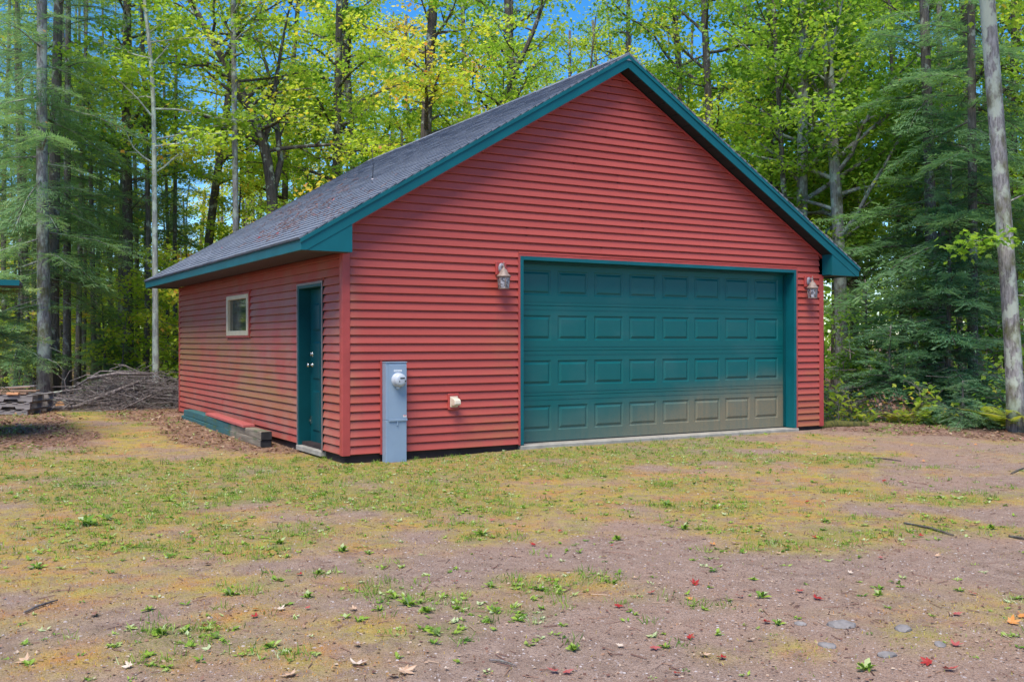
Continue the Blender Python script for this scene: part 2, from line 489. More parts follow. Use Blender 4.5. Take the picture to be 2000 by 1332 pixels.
def patches(x, y, which=None):
    r = 0
    for a, b_, q in (which or PATCH): r = np.maximum(r, np.exp(-(((x-a)**2+(y-b_)**2)/(q*q))**1.3))
    return r
def veg_masks(x, y):
    """moss = dry orange moss and thin grass, green = weeds, litter = brown leaf litter"""
    n1 = fbm(x, y, 1.6, 21); n2 = fbm(x, y, .55, 33); n3 = fbm(x, y, 3.2, 41)
    u = (np.asarray(x)-CAM[0])*_fw[0]+(np.asarray(y)-CAM[1])*_fw[1]      # distance from the drive edge
    left = sst(1.5, -3.0, x)
    zone = sst(5.4, 9.8, u)*(1-.55*sst(2.5, 6, x))
    moss = np.clip(zone*.88+left*.45*sst(4.0, 8, u)+.05, 0, 1)
    moss = sst(.43, .68, .45*n1+.55*n2+.36*(moss-.5))
    moss = np.maximum(moss, patches(x, y, DRY)*sst(.38, .56, .5*n1+.5*n2))
    near = np.exp(-np.maximum(0, -y-.1)/2.4)*sst(-6, -1, x)*(y < 1)
    green = np.clip(.24+.66*near*(1-.6*sst(4, 7, x))+.34*left*sst(6.5, 9.5, u), 0, 1)
    n4 = fbm(x, y, .9, 87)
    green = sst(.47, .66, .4*n2+.25*n3+.35*n4+.5*(green-.42))
    green = np.maximum(green, patches(x, y)*sst(.36, .52, n2))
    e = (x-8.9)*.83+(y-.35)*.56
    lit = np.clip(sst(-2.2, -.2, e)+sst(.5, .05, x)*sst(-2.0, -.5, x)*sst(.4, 2.4, y)*.85+sst(-1.5, -2.6, x)*sst(1.2, 4, y)*.9+sst(9.6, 11.5, y), 0, 1)
    lit = np.clip(sst(.40, .60, .6*n1+.4*n2+.6*(lit-.5)), 0, 1)
    return moss, green, lit
def axis(lo, hi, step, far):
    a = list(np.arange(lo, hi+1e-6, step)); s = step
    while a[-1] < far: s *= 1.22; a.append(a[-1]+s)
    s = step
    while a[0] > -far: s *= 1.22; a.insert(0, a[0]-s)
    return np.array(a)
gx = axis(-6.5, 12.0, .085, 320); gy = axis(-9.0, 12.0, .085, 320)
X, Y = np.meshgrid(gx, gy)
fine = .010*(fbm(X, Y, .22, 77, 3)-.5)*((np.abs(X-2.7) < 10) & (np.abs(Y-2) < 12))
Zg = gz(X, Y)+fine
nx, ny = len(gx), len(gy)
idx = np.arange(nx*ny).reshape(ny, nx)
gf = np.stack([idx[:-1,:-1], idx[:-1,1:], idx[1:,1:], idx[1:,:-1]], -1).reshape(-1, 4)
mo, gr_, li = veg_masks(X, Y)
gm = npmesh('ground', np.stack([X, Y, Zg], -1).reshape(-1, 3), [gf], {'moss': mo.ravel(), 'green': gr_.ravel(), 'litter': li.ravel()}, True)
def mat_ground():
    m, nt, p, o = newmat('gravelly_soil'); g = G(nt)
    P = g.pos()
    big = g.noise(P, .8, 6, .6); mid = g.noise(P, 7, 6, .65); fin = g.noise(P, 60, 4, .7); grit = g.noise(P, 170, 2, .6)
    c = g.ramp(mid, [(.30,(.235,.155,.114)),(.70,(.425,.300,.238))])
    c = g.mix(g.rng(big, .40, .64, 0, .6), c, (.39,.25,.185))
    c = g.mix(g.rng(fin, .50, .64, 0, .8), c, (.165,.112,.094))
    c = g.mix(g.rng(grit, .58, .68, 0, .6), c, (.56,.47,.44))
    c = g.mix(g.rng(grit, .43, .34, 0, .6), c, (.125,.080,.066))
    mo = g.math('MULTIPLY', g.attr('moss'), g.rng(g.math('ADD', g.math('MULTIPLY', fin, .5), g.math('MULTIPLY', mid, .5)), .38, .56))
    mc = g.ramp(g.noise(P, 2.6, 5), [(.28,(.26,.29,.035)),(.47,(.50,.38,.06)),(.64,(.54,.25,.06))])
    mc = g.mix(g.rng(fin, .4, .7, 0, .55), mc, (.19,.13,.05))
    c = g.mix(g.math('MULTIPLY', mo, .9), c, mc)
    c = g.mix(g.math('MULTIPLY', g.attr('green'), g.rng(fin, .35, .6, .1, .6)), c, (.17,.20,.04))
    v = g.n('ShaderNodeTexVoronoi'); v.inputs['Scale'].default_value = 26; g.l(P, v.inputs['Vector'])
    lc = g.ramp(g.sep(v.outputs['Color'])[0], [(0,(.10,.048,.040)),(.5,(.22,.125,.10)),(1,(.36,.23,.18))])
    c = g.mix(g.math('MULTIPLY', g.attr('litter'), .85), c, lc)
    g.l(c, p.inputs['Base Color']); p.inputs['Roughness'].default_value = .95; p.inputs['Specular IOR Level'].default_value = .15
    h = g.math('ADD', g.math('MULTIPLY', fin, .7), g.math('ADD', g.math('MULTIPLY', mid, .8), g.math('MULTIPLY', grit, .35)))
    g.bump(h, .9, .03, p)
    return m
tag(link('ground', gm, mat_ground()), 'gravelly drive with dry moss and weeds in front of the garage', None, None, 'structure')

# ------------------------------------------------------------------ garage
GW, GD = 8.104, 8.814
Z0, EX = .1013, .1019
XC, ZR, SL = GW/2, 5.40, .5925
OH, EO = .24, .62
DX0, DX1, DZ = 2.4386, 7.5079, 2.5674        # outer trim of the big door
SOF = 2.515
def zs(x): return ZR-SL*abs(x-XC)
garage = empty('garage', (0, 0, 0), 0, 'red vinyl-sided garage with teal trim, a teal overhead door and a grey shingle roof', 'garage')

f = MB()
f.box(.02, DX0-.02, .02, .16, -.6, Z0+.03); f.box(DX1+.02, GW-.02, .02, .16, -.9, Z0+.03)
f.box(.02, .16, .165, GD-.02, -.5, Z0+.03); f.box(GW-.16, GW-.02, .165, GD-.02, -1.3, Z0+.03); f.box(.165, GW-.165, GD-.16, GD-.02, -.9, Z0+.03)
f.build('foundation', M['foundation'], garage)
s = MB(); s.box(DX0+.0, DX1+.03, -.055, 1.2, -.25, .082); s.build('concrete_sill', M['concrete'], garage, bevel=.008)

# wall cores (2 cm behind the siding) with openings left free
MDY0, MDY1, MDZ = .667, 1.612, 2.189
WY0, WY1, WZ0, WZ1 = 3.93, 5.183, 1.546, 2.184
def wall_core(name, mb): return mb.build(name, M['foundation'], garage)
c = MB(); c.box(.03, DX0+.01, .03, .15, Z0+.032, SOF); c.box(DX1-.01, GW-.03, .03, .15, Z0+.032, SOF)
c.prism([(.03,SOF+.001),(.03,zs(0)-.2),(XC,ZR-.2),(GW-.03,zs(GW)-.2),(GW-.03,SOF+.001),(DX1-.01,SOF+.001),(DX1-.01,DZ-.01),(DX0+.01,DZ-.01),(DX0+.01,SOF+.001)], 'y', .03, .15)
front = wall_core('front_wall', c)
c = MB(); c.box(.03, .15, .151, MDY0+.01, Z0+.032, SOF); c.box(.03, .15, MDY0+.011, MDY1-.011, MDZ-.01, SOF); c.box(.03, .15, MDY1-.01, WY0, Z0+.032, SOF)
c.box(.03, .15, WY0+.001, WY1-.001, Z0+.032, WZ0); c.box(.03, .15, WY0+.001, WY1-.001, WZ1, SOF); c.box(.03, .15, WY1, GD-.03, Z0+.032, SOF)
left = wall_core('side_wall', c)
c = MB(); c.box(GW-.15, GW-.03, .151, GD-.03, Z0+.032, SOF); rightw = wall_core('side_wall', c)
c = MB(); c.prism([(.151,Z0+.032),(.151,zs(.151)-.2),(XC,ZR-.2),(GW-.151,zs(.151)-.2),(GW-.151,Z0+.032)], 'y', GD-.15, GD-.031)
backw = wall_core('back_wall', c)

def course(parent, wall, a0, a1, b0, b1, z, h, off=0.0):
    """one clapboard: bottom edge a0..a1 at z, top edge b0..b1 at z+h; wall gives the outward mapping"""
    lo, hi = .027+off, .003+off
    prof = [(-.010, z+.002), (lo-.003, z), (lo, z+.005), (hi+.003, z+h-.015), (-.012, z+h-.013), (-.012, z+h)]
    if h < .05: prof = [(-.010, z+.002), (lo-.003, z), (lo, z+.005), (hi+.003, z+h)]
    h0 = h
    def P(a, d, zz):
        return (a, -d, zz) if wall == 'f' else ((-d, a, zz) if wall == 'l' else ((GW+d, a, zz) if wall == 'r' else (a, GD+d, zz)))
    v = []
    for (d, zz) in prof:
        t = (zz-z)/h
        v += [P(a0+(b0-a0)*t, d, zz), P(a1+(b1-a1)*t, d, zz)]
    fs = [(2*i, 2*i+1, 2*i+3, 2*i+2) for i in range(len(prof)-1)]
    fs += [tuple(range(0, 2*len(prof), 2)), tuple(range(2*len(prof)-1, 0, -2))]
    MB().add(v, fs).build('siding_course', M['red'], parent)
def run(parent, wall, a0, a1, z, h, k):
    """a row of siding lapped once or twice along its length"""
    L = a1-a0
    if L < 3.0: course(parent, wall, a0, a1, a0, a1, z, h); return
    sx = a0+L*(.28+.44*((k//2*0.618) % 1))
    course(parent, wall, a0, sx, a0, sx, z, h)
    course(parent, wall, sx-.03, a1, sx-.03, a1, z, h, .0016)
CP = .075
NC = int((zs(XC)-.22-Z0)/EX)+1
for k in range(NC):
    z = Z0+k*EX; zt = z+EX
    def lim(zz): return max(CP, XC-(ZR-.205-zz)/SL)
    if lim(z) >= XC-.05: break
    l0, l1 = lim(z), min(lim(zt), XC-.002)
    h = EX
    if zt < DZ+.03:
        course(front, 'f', l0, DX0-.022, l0, DX0-.022, z, h)
        course(front, 'f', DX1+.022, GW-CP, DX1+.022, GW-CP, z, h)
    elif z < DZ+.035:                       # the course the door head cuts into
        course(front, 'f', l0, DX0-.022, l0, DX0-.022, z, h)
        course(front, 'f', DX1+.022, GW-CP, DX1+.022, GW-CP, z, h)
        zc = DZ+.036
        course(front, 'f', DX0-.022, DX1+.022, DX0-.022, DX1+.022, zc, zt-zc, -.006)
    else:
        sx = XC+(GW-2*l0)*(-.2+.4*((k//2*0.618) % 1))
        course(front, 'f', l0, sx, l1, sx, z, h)
        course(front, 'f', sx-.03, GW-l0, sx-.03, GW-l1, z, h, .0016)
for k in range(24):
    z = Z0+k*EX; h = min(EX, SOF-z)
    if h < .02: break
    zt = z+h
    segs = []
    if z < MDZ+.01 : segs += [(CP, MDY0-.02)]; st = MDY1+.02
    else: st = CP
    if zt > WZ0-.03 and z < WZ1+.03: segs += [(st, WY0-.045), (WY1+.045, GD-CP)]
    else: segs += [(st, GD-CP)]
    for a, b in segs: run(left, 'l', a, b, z, h, k)
    if z < WZ0-.03 < zt and WZ0-.03-z > .012: course(left, 'l', WY0-.045, WY1+.045, WY0-.045, WY1+.045, z, WZ0-.03-z)
    if z < WZ1+.03 < zt and zt-WZ1-.03 > .012: course(left, 'l', WY0-.045, WY1+.045, WY0-.045, WY1+.045, WZ1+.03, zt-WZ1-.03)
    if z < MDZ+.02 < zt and z < MDZ+.01 and zt-MDZ-.02 > .012: course(left, 'l', MDY0-.02, MDY1+.02, MDY0-.02, MDY1+.02, MDZ+.02, zt-MDZ-.02)
for k in range(24):
    z = Z0+k*EX; h = min(EX, SOF-z)
    if h < .02: break
    course(rightw, 'r', CP, GD-CP, CP, GD-CP, z, h)
for k in range(NC):
    z = Z0+k*EX; zt = z+EX
    l0 = max(CP, XC-(ZR-.205-z)/SL); l1 = min(max(CP, XC-(ZR-.205-zt)/SL), XC-.002)
    if l0 >= XC-.05: break
    course(backw, 'b', l0, GW-l0, l1, GW-l1, z, EX)
for (x, y, sx, sy) in ((0,0,-1,-1), (GW,0,1,-1), (0,GD,-1,1), (GW,GD,1,1)):
    m = MB()
    d = .024
    xa, xb = sorted((x+sx*d, x-sx*CP)); ya, yb = sorted((y+sy*d, y-sy*CP))
    m.box(xa, xb, *sorted((y+sy*d, y-sy*.001)), Z0-.012, SOF-.002)
    m.box(*sorted((x+sx*d, x-sx*.001)), *sorted((y-sy*.0015, y-sy*CP)), Z0-.012, SOF-.002)
    m.build('corner_post', M['red_trim'], garage, bevel=.004)
m = MB()   # receiving strips: along the gable, round the openings, along the eaves
for sg in (-1, 1):
    xe = XC+sg*(XC-.005)
    a, b = (xe, zs(xe)-.20), (XC, ZR-.20)
    m.prism([(a[0],a[1]-.028), (a[0],a[1]), (b[0],b[1]), (b[0],b[1]-.030)], 'y', -.030, .01)
m.build('gable_trim', M['red_trim'], garage)
m = MB()
m.box(DX0-.030, DX0-.001, -.027, .0, Z0-.01, DZ+.031); m.box(DX1+.001, DX1+.030, -.027, 0, Z0-.01, DZ+.031)
m.box(DX0-.001, DX1+.001, -.027, 0, DZ+.002, DZ+.031)
m.build('door_channel', M['red_trim'], garage)

# overhead door
DB = .095
REC = .185
tr = MB(); tw = .048
tr.box(DX0, DX0+tw, -.033, REC+.10, Z0-.012, DZ); tr.box(DX1-tw, DX1, -.033, REC+.10, Z0-.012, DZ); tr.box(DX0+tw+.001, DX1-tw-.001, -.033, REC+.10, DZ-tw, DZ)
tr.build('door_frame', M['teal'], garage, bevel=.003)
st_ = MB()
st_.box(DX0+tw+.001, DX0+tw+.03, REC-.035, REC-.004, DB+.01, DZ-tw-.03); st_.box(DX1-tw-.03, DX1-tw-.001, REC-.035, REC-.004, DB+.01, DZ-tw-.03)
st_.box(DX0+tw+.001, DX1-tw-.001, REC-.035, REC-.004, DZ-tw-.029, DZ-tw-.001)
st_.build('door_stop', M['teal_dark'], garage)
door = empty('garage_door', (0, 0, 0)); door.parent = garage
del_ = None
px0, pitch, pw, ph = 2.552, .6096, .5015, .337
tops = [2.412-.6096*i for i in range(4)]
seams = [2.535, 1.9335, 1.3239, .7143, DB]
dxa, dxb = DX0+tw+.002, DX1-tw-.002
for r in range(4):
    zt, zb = seams[r]-.003, seams[r+1]+.003
    t = tops[r]; b = t-ph
    m = MB()
    xs = [dxa]+sum([[px0+pitch*i, px0+pitch*i+pw] for i in range(8)], [])+[dxb]
    z_ = [zb, b, t, zt]
    yf = REC
    for j in range(3):
        for i in range(len(xs)-1):
            if j == 1 and i % 2 == 1: continue
            m.add([(xs[i],yf,z_[j]),(xs[i+1],yf,z_[j]),(xs[i+1],yf,z_[j+1]),(xs[i],yf,z_[j+1])], [(0,1,2,3)])
    # shallow pressed ribs above and below the panel row, rounded meeting edges
    m.add([(dxa,yf,zt),(dxb,yf,zt),(dxb,yf+.02,zt+.0025),(dxa,yf+.02,zt+.0025)], [(0,1,2,3)])
    m.add([(dxa,yf,zb),(dxb,yf,zb),(dxb,yf+.02,zb-.0025),(dxa,yf+.02,zb-.0025)], [(3,2,1,0)])
    for zz in ((zt-.05, zb+.05) if r < 3 else (zt-.05,)):
        m.box(dxa+.002, dxb-.002, yf-.004, yf+.004, zz-.004, zz+.004)
    for i in range(8):                     # stamped frame round each panel
        xa, xb = px0+pitch*i, px0+pitch*i+pw
        ring = lambda o, d: [(xa+o,yf+d,b+o),(xb-o,yf+d,b+o),(xb-o,yf+d,t-o),(xa+o,yf+d,t-o)]
        R0, R1, R2 = ring(0, 0), ring(.016, .012), ring(.030, .012)
        v = R0+R1+R2
        fs = [(k, (k+1) % 4, (k+1) % 4+4, k+4) for k in range(4)]+[(k+4, (k+1) % 4+4, (k+1) % 4+8, k+8) for k in range(4)]
        m.add(v, fs)
    m.build('door_section', M['door'], door)
    for i in range(8):
        xa, xb = px0+pitch*i+.030, px0+pitch*i+pw-.030
        q = MB(); o = .026
        za, zc = b+.030, t-.030
        v = [(xa,yf+.012,za),(xb,yf+.012,za),(xb,yf+.012,zc),(xa,yf+.012,zc),(xa+o,yf-.004,za+o),(xb-o,yf-.004,za+o),(xb-o,yf-.004,zc-o),(xa+o,yf-.004,zc-o)]
        q.add(v, [(4,5,6,7)]+[(k, (k+1) % 4, (k+1) % 4+4, k+4) for k in range(4)])
        q.build('door_panel', M['door'], door)
sl = MB(); sl.box(dxa, dxb, REC+.002, REC+.03, .0855, DB+.0)
sl.build('bottom_seal', M['black'], door)
bk = MB(); bk.box(dxa, dxb, REC+.05, REC+.06, DB, 2.53); bk.build('door_backing', M['black'], door)

# side door, deep in its frame
fr = MB(); d = .155
fr.box(-.028, .17, MDY0, MDY0+.045, Z0-.015, MDZ); fr.box(-.028, .17, MDY1-.045, MDY1, Z0-.015, MDZ); fr.box(-.028, .17, MDY0+.046, MDY1-.046, MDZ-.045, MDZ)
fr.build('side_door_frame', M['teal_dark'], garage, bevel=.003)
ch = MB(); ch.box(-.034, -.0285, MDY0-.022, MDY0+.006, Z0-.015, MDZ+.02); ch.box(-.034, -.0285, MDY1-.006, MDY1+.022, Z0-.015, MDZ+.02); ch.box(-.034, -.0285, MDY0+.0065, MDY1-.0065, MDZ-.006, MDZ+.02)
ch.build('side_door_trim', paint('weathered_aluminium', (.22,.17,.17), .45, .15), garage)
ms = MB(); ms.box(-.05, .155, MDY0-.005, MDY1+.005, .02, Z0-.016); ms.build('side_door_sill', M['concrete'], garage, bevel=.006)
sdoor = empty('side_door'); sdoor.parent = garage
dl = MB(); ya, yb, za, zb = MDY0+.05, MDY1-.05, Z0-.012, MDZ-.05; xf = d-.02
dl.box(xf, xf+.04, ya, yb, za, zb)
dl.build('door_leaf', M['teal_dark'], sdoor)
for (p0, p1) in ((.12,.40), (.455,.735)):
    for (q0, q1) in ((.18,.72), (.86,1.36), (1.50,1.86)):
        m = MB(); a, b, e, g_ = ya+p0, ya+p1, za+q0, za+q1
        o = .025
        m.add([(xf-.001,a,e),(xf-.001,b,e),(xf-.001,b,g_),(xf-.001,a,g_),(xf-.014,a+o,e+o),(xf-.014,b-o,e+o),(xf-.014,b-o,g_-o),(xf-.014,a+o,g_-o)], [(4,5,6,7)]+[(k,(k+1) % 4,(k+1) % 4+4,k+4) for k in range(4)])
        m.build('door_panel', M['teal_dark'], sdoor)
def knob(name, y, z, r, L):
    m = MB(); pr = [(r*1.15,0),(r*1.15,.006),(r*.5,.012),(r*.5,L*.5),(r,L*.62),(r*1.05,L*.85),(r*.6,L)]
    n = 12
    v = [(xf-hh, y+rr*math.cos(2*math.pi*k/n), z+rr*math.sin(2*math.pi*k/n)) for rr, hh in pr for k in range(n)]
    fs = [(i*n+k, i*n+(k+1) % n, (i+1)*n+(k+1) % n, (i+1)*n+k) for i in range(len(pr)-1) for k in range(n)]+[tuple((len(pr)-1)*n+k for k in range(n))]
    m.add(v, fs, True); m.build(name, M['brass'], sdoor)
knob('door_knob', yb-.07, 1.14, .028, .075)
knob('deadbolt', yb-.07, 1.285, .027, .03)
m = MB(); m.box(xf-.012, xf-.0005, yb-.03, yb-.005, .36, .46); m.box(xf-.03, xf-.0125, yb-.022, yb-.012, .39, .42); m.build('hinge', M['brass'], sdoor)

# window in the left wall
win = empty('window'); win.parent = garage
m = MB(); fw = .085
m.box(-.045, .10, WY0, WY0+fw, WZ0, WZ1); m.box(-.045, .10, WY1-fw, WY1, WZ0, WZ1)
m.box(-.045, .10, WY0+fw+.001, WY1-fw-.001, WZ0, WZ0+fw*.9); m.box(-.045, .10, WY0+fw+.001, WY1-fw-.001, WZ1-fw*.75, WZ1)
m.build('window_frame', M['cream'], win, bevel=.004)
m = MB(); m.box(-.035, -.0, WY0-.045, WY0-.001, WZ0-.03, WZ1+.03); m.box(-.035, 0, WY1+.001, WY1+.045, WZ0-.03, WZ1+.03); m.box(-.035, 0, WY0-.0005, WY1+.0005, WZ1+.001, WZ1+.03); m.box(-.04, 0, WY0-.0005, WY1+.0005, WZ0-.03, WZ0-.001)
m.build('window_trim', M['red_trim'], win)
for a, b in ((WY0+fw+.001, WY1-fw-.001),):
    m = MB(); m.box(.0, .012, a, b, WZ0+fw*.9+.001, WZ1-fw*.75-.001); m.build('pane', M['pane'], win)

# eaves, rakes, soffits
FT, FB = 2.625, 2.492
BY = GD+OH
for sg, nm in ((-1, 'l'), (1, 'r')):
    xo = -EO+.02 if sg < 0 else GW+EO-.02
    m = MB(); m.box(*sorted((xo, xo-sg*.03)), -OH+.021, BY-.021, FB, FT)
    m.build('eave_fascia', M['teal'], garage, bevel=.003)
    m = MB(); m.box(*sorted((xo+sg*.006, xo+sg*.0005)), -OH+.021, BY-.021, FT-.030, FT+.004); m.build('drip_edge', M['teal'], garage)
    # eave soffit in ribbed panels
    a, b = sorted((xo-sg*.031, 0-.026 if sg < 0 else GW+.026))
    ny_ = 24; L = (GD+.0)/ny_
    for i in range(ny_):
        m = MB(); y0 = i*L+.0015; y1 = (i+1)*L-.0015
        n4 = 4
        for q in range(n4):
            u0 = y0+(y1-y0)*q/n4+.004; u1 = y0+(y1-y0)*(q+1)/n4-.004
            m.box(a, b, u0, u1, SOF-.006, SOF)
        m.box(a, b, y0, y1, SOF+.0005, SOF+.005)
        m.build('soffit_panel', M['soffit'], garage)
    # rake board, rake drip strip, boxed return: front and back
    for fy, sy in ((-OH, -1), (BY, 1)):
        xe = -EO+.02 if sg < 0 else GW+EO-.02
        def yy(t0, t1): return sorted((fy+sy*t0, fy+sy*t1))
        ztop = lambda x: zs(x)-.018
        zbot = lambda x: zs(x)-.190
        xcut = XC+sg*(ZR-.190-FB)/SL             # where the board meets the level box bottom
        pts = [(xe, max(FB, zbot(xe))), (xe, ztop(xe)), (XC, ztop(XC)), (XC, zbot(XC))]
        if zbot(xe) < FB: pts = [(xe, FB), (xe, ztop(xe)), (XC, ztop(XC)), (XC, zbot(XC)), (xcut, FB)]
        m = MB(); m.prism(pts, 'y', *yy(-.020, 0)); m.build('rake_board', M['teal'], garage, bevel=.002)
        xs_ = xe+sg*.012
        m = MB(); m.prism([(xs_, ztop(xs_)-.048), (xs_, ztop(xs_)+.004), (XC, ztop(XC)+.004), (XC, ztop(XC)-.048)], 'y', *yy(.0008, .014)); m.build('rake_drip_strip', M['teal'], garage, bevel=.002)
        xin = 0.02 if sg < 0 else GW-.02
        zi = zbot(xin)
        m = MB(); m.prism([(xcut+(-sg)*.004, FB+.001), (xin, zi-.001), (xin, FB+.001)], 'y', *yy(-.028, -.006)); m.build('box_return_face', M['teal'], garage)
        m = MB(); ya_, yb_ = sorted((fy-sy*.0285, (0-.03 if sy < 0 else GD+.03)))
        m.box(*sorted((xin, xin+sg*.012)), ya_, yb_, FB+.001, zi+.02); m.build('box_return_side', M['teal'], garage)
        m = MB(); m.box(*sorted((xin, xe-sg*.03)), *sorted((fy-sy*.0285, (0-.0015 if sy < 0 else GD+.0015))), FB+.002, FB+.012); m.build('box_return_soffit', M['soffit'], garage)
        # sloping rake soffit in short panels
        nP = 18
        for i in range(nP):
            x0 = xin+(XC-xin)*i/nP; x1 = xin+(XC-xin)*(i+1)/nP
            e = .004*np.sign(x1-x0)
            x0 += e; x1 -= e
            m = MB(); m.prism([(x0, zs(x0)-.188), (x1, zs(x1)-.188), (x1, zs(x1)-.178), (x0, zs(x0)-.178)], 'y', *sorted((fy-sy*.021, (0-.031 if sy < 0 else GD+.031)))); m.build('rake_soffit_panel', M['soffit_teal'], garage)

# roof deck, then shingles: 300 nearest tabs one by one, the rest joined
deck = MB()
for sg in (-1, 1):
    xe = XC+sg*(XC+EO-.004)
    deck.prism([(XC, ZR-.030), (xe, zs(xe)-.030), (xe, zs(xe)-.014), (XC, ZR-.014)], 'y', -OH-.004, BY+.004)
deck.build('roof_deck', M['soffit_teal'], garage)
ang = math.atan(SL); LEN = (XC+EO)/math.cos(ang); CE = .127; TW = .3048
near_tabs = []; rest_v = []; rest_f = []
def tab_geom(sg, s0, y0, y1, lift):
    """a shingle tab: lower edge at slope distance s0 from the eave"""
    ca, sa = math.cos(ang), math.sin(ang)
    xe = XC+sg*(XC+EO)
    def pt(s, y, h): return (xe-sg*(s*ca)+sg*h*sa, y, zs(xe)+s*sa+h*ca)
    s1 = min(s0+CE+.02, LEN)
    h0 = .0125+lift
    return [pt(s0,y0,-.013), pt(s0,y1,-.013), pt(s0,y0,h0), pt(s0,y1,h0), pt(s1,y0,.0005), pt(s1,y1,.0005)]
TF = [(0,1,3,2), (2,3,5,4), (0,2,4), (1,5,3)]
allt = []
for sg in (-1, 1):
    nr = int(LEN/CE)+1
    for r in range(nr):
        s0 = r*CE-.012
        if s0 > LEN-.03: continue
        y = -OH-.012-(r % 2)*TW/2-(r % 5)*.02
        while y < BY+.012:
            a = max(y+.004, -OH-.014+random.uniform(-.004, .004)); b = min(y+TW-.004, BY+.014)
            if b-a > .03: allt.append((sg, s0, a, b, random.uniform(0, .0035)))
            y += TW
cpos = Vector(CAM)
def score(t):
    if t[0] > 0: return 1e6
    g = tab_geom(*t); return (Vector(g[2])-cpos).length
allt.sort(key=score)
vv, ff4, ff3 = [], [], []
for k, t in enumerate(allt):
    g_ = tab_geom(*t)
    if k < 290:
        me = bpy.data.meshes.new('shingle'); me.from_pydata(g_, [], TF); me.update()
        link('shingle', me, M['shingle'], garage)
    else:
        b = len(vv); vv += g_
        for q in TF: (ff4 if len(q) == 4 else ff3).append([i+b for i in q])
o = link('shingles', npmesh('shingles', np.array(vv), [np.array(ff4), np.array(ff3)]), M['shingle'], garage); o['kind'] = 'stuff'
m = MB()
n = 30; L = (BY+OH+.02)/n
for i in range(n):
    y0 = -OH-.012+i*L; y1 = y0+L+.03
    e0, e1 = .018, .010
    m.add([(XC-.15,y0,zs(XC-.15)+e0),(XC,y0,ZR+e0+.004),(XC+.15,y0,zs(XC+.15)+e0),(XC-.15,y1,zs(XC-.15)+e1),(XC,y1,ZR+e1+.004),(XC+.15,y1,zs(XC+.15)+e1),
           (XC-.15,y0,zs(XC-.15)-.005),(XC+.15,y0,zs(XC+.15)-.005)], [(0,1,4,3),(1,2,5,4),(6,7,2,1,0)])
m.build('ridge_cap', M['shingle'], garage)

# ------------------------------------------------------------------ things on the walls
def lantern(x, label):
    z = 2.13; y = -.15
    t = empty('wall_lantern', (x, -.02, z), 0, label, 'outdoor lamp', 'coach lanterns beside the big door')
    def b(mb, nm, mat, bev=0): return mb.build(nm, mat, t, (-x, .02, -z), bev)
    b(MB().box(x-.055, x+.098, -.052, -.012, 2.305, 2.478), 'mounting_block', M['red_trim'], .006)
    m = MB(); n = 16; cx, cz = x+.02, 2.395
    v = []
    for (r, yy) in ((1.0,-.0525), (1.0,-.062), (.8,-.070), (.45,-.078)):
        v += [(cx+.046*r*math.cos(2*math.pi*k/n), yy, cz+.068*r*math.sin(2*math.pi*k/n)) for k in range(n)]
    m.add(v, [(i*n+k, i*n+(k+1) % n, (i+1)*n+(k+1) % n, (i+1)*n+k) for i in range(3) for k in range(n)]+[tuple(3*n+k for k in range(n))], True)
    b(m, 'back_plate', M['lampgrey'])
    m = MB(); m.tube([(cx,-.07,2.40),(cx-.005,-.10,2.43),(x,-.135,2.435),(x,-.15,2.41)], [.013,.011,.011,.013], 8)
    b(m, 'arm', M['lampgrey'])
    m = MB(); m.lathe([(.088,2.277),(.094,2.284),(.085,2.297),(.062,2.318),(.052,2.345),(.034,2.372),(.016,2.385),(.014,2.405)], x, y, 18)
    b(m, 'lamp_roof', M['lamp'])
    m = MB(); m.lathe([(.010,2.4055),(.014,2.415),(.006,2.425),(.006,2.44),(.010,2.448),(.003,2.462),(.001,2.478)], x, y, 8)
    b(m, 'finial', M['lamp'])
    m = MB(); n = 6; a0 = .35
    for k in range(n):
        a = a0+2*math.pi*k/n
        m.tube([(x+.079*math.cos(a), y+.079*math.sin(a), 2.276), (x+.068*math.cos(a), y+.068*math.sin(a), 2.130)], .0045, 5)
    for (r, zz) in ((.079, 2.270), (.068, 2.130)):
        m.lathe([(r-.006,zz-.006),(r+.004,zz-.006),(r+.004,zz+.005),(r-.006,zz+.005)], x, y, 6, False, a0)
    b(m, 'cage', M['lamp'])
    for k in range(n):
        a, a2 = a0+2*math.pi*k/n+.07, a0+2*math.pi*(k+1)/n-.07
        def q(r, w, zz): return (x+r*math.cos(w), y+r*math.sin(w), zz)
        m = MB(); m.add([q(.065,a,2.136),q(.065,a2,2.136),q(.075,a2,2.264),q(.075,a,2.264)], [(0,1,2,3)])
        b(m, 'glass_pane', M['lampglass'])
lantern(2.115, 'weathered coach lantern on the red wall just left of the big teal door')
lantern(7.735, 'weathered coach lantern on the narrow red strip right of the big teal door')

mt = empty('electric_meter', (.615, -.03, 0), 0, 'tall grey-blue electric meter pedestal standing against the red front wall', 'electric meter')
def b(mb, nm, mat, bev=0): return mb.build(nm, mat, mt, (-.615, .03, 0), bev)
mx0, mx1 = .485, .757
b(MB().box(mx0, mx1, -.135, -.022, -.12, .50), 'pedestal_base', M['meter'], .004)
b(MB().box(mx0, mx1, -.135, -.022, .5015, 1.192), 'meter_box', M['meter'], .004)
b(MB().box(mx0+.035, mx1-.002, -.141, -.1355, .5175, 1.168), 'front_cover', M['meter'], .002)
b(MB().box(mx0-.004, mx1+.006, -.143, -.020, 1.1925, 1.204), 'top_cap', M['meter'], .003)
b(MB().box(mx0+.035, mx1+.004, -.150, -.1355, .488, .5165), 'cover_lip', M['meter'], .003)
b(MB().box(mx0-.026, mx0-.003, -.030, -.0, .085, 1.215), 'mounting_strip', M['red_trim'])
m = MB(); cx, cz = .640, .985; n = 24; v = []
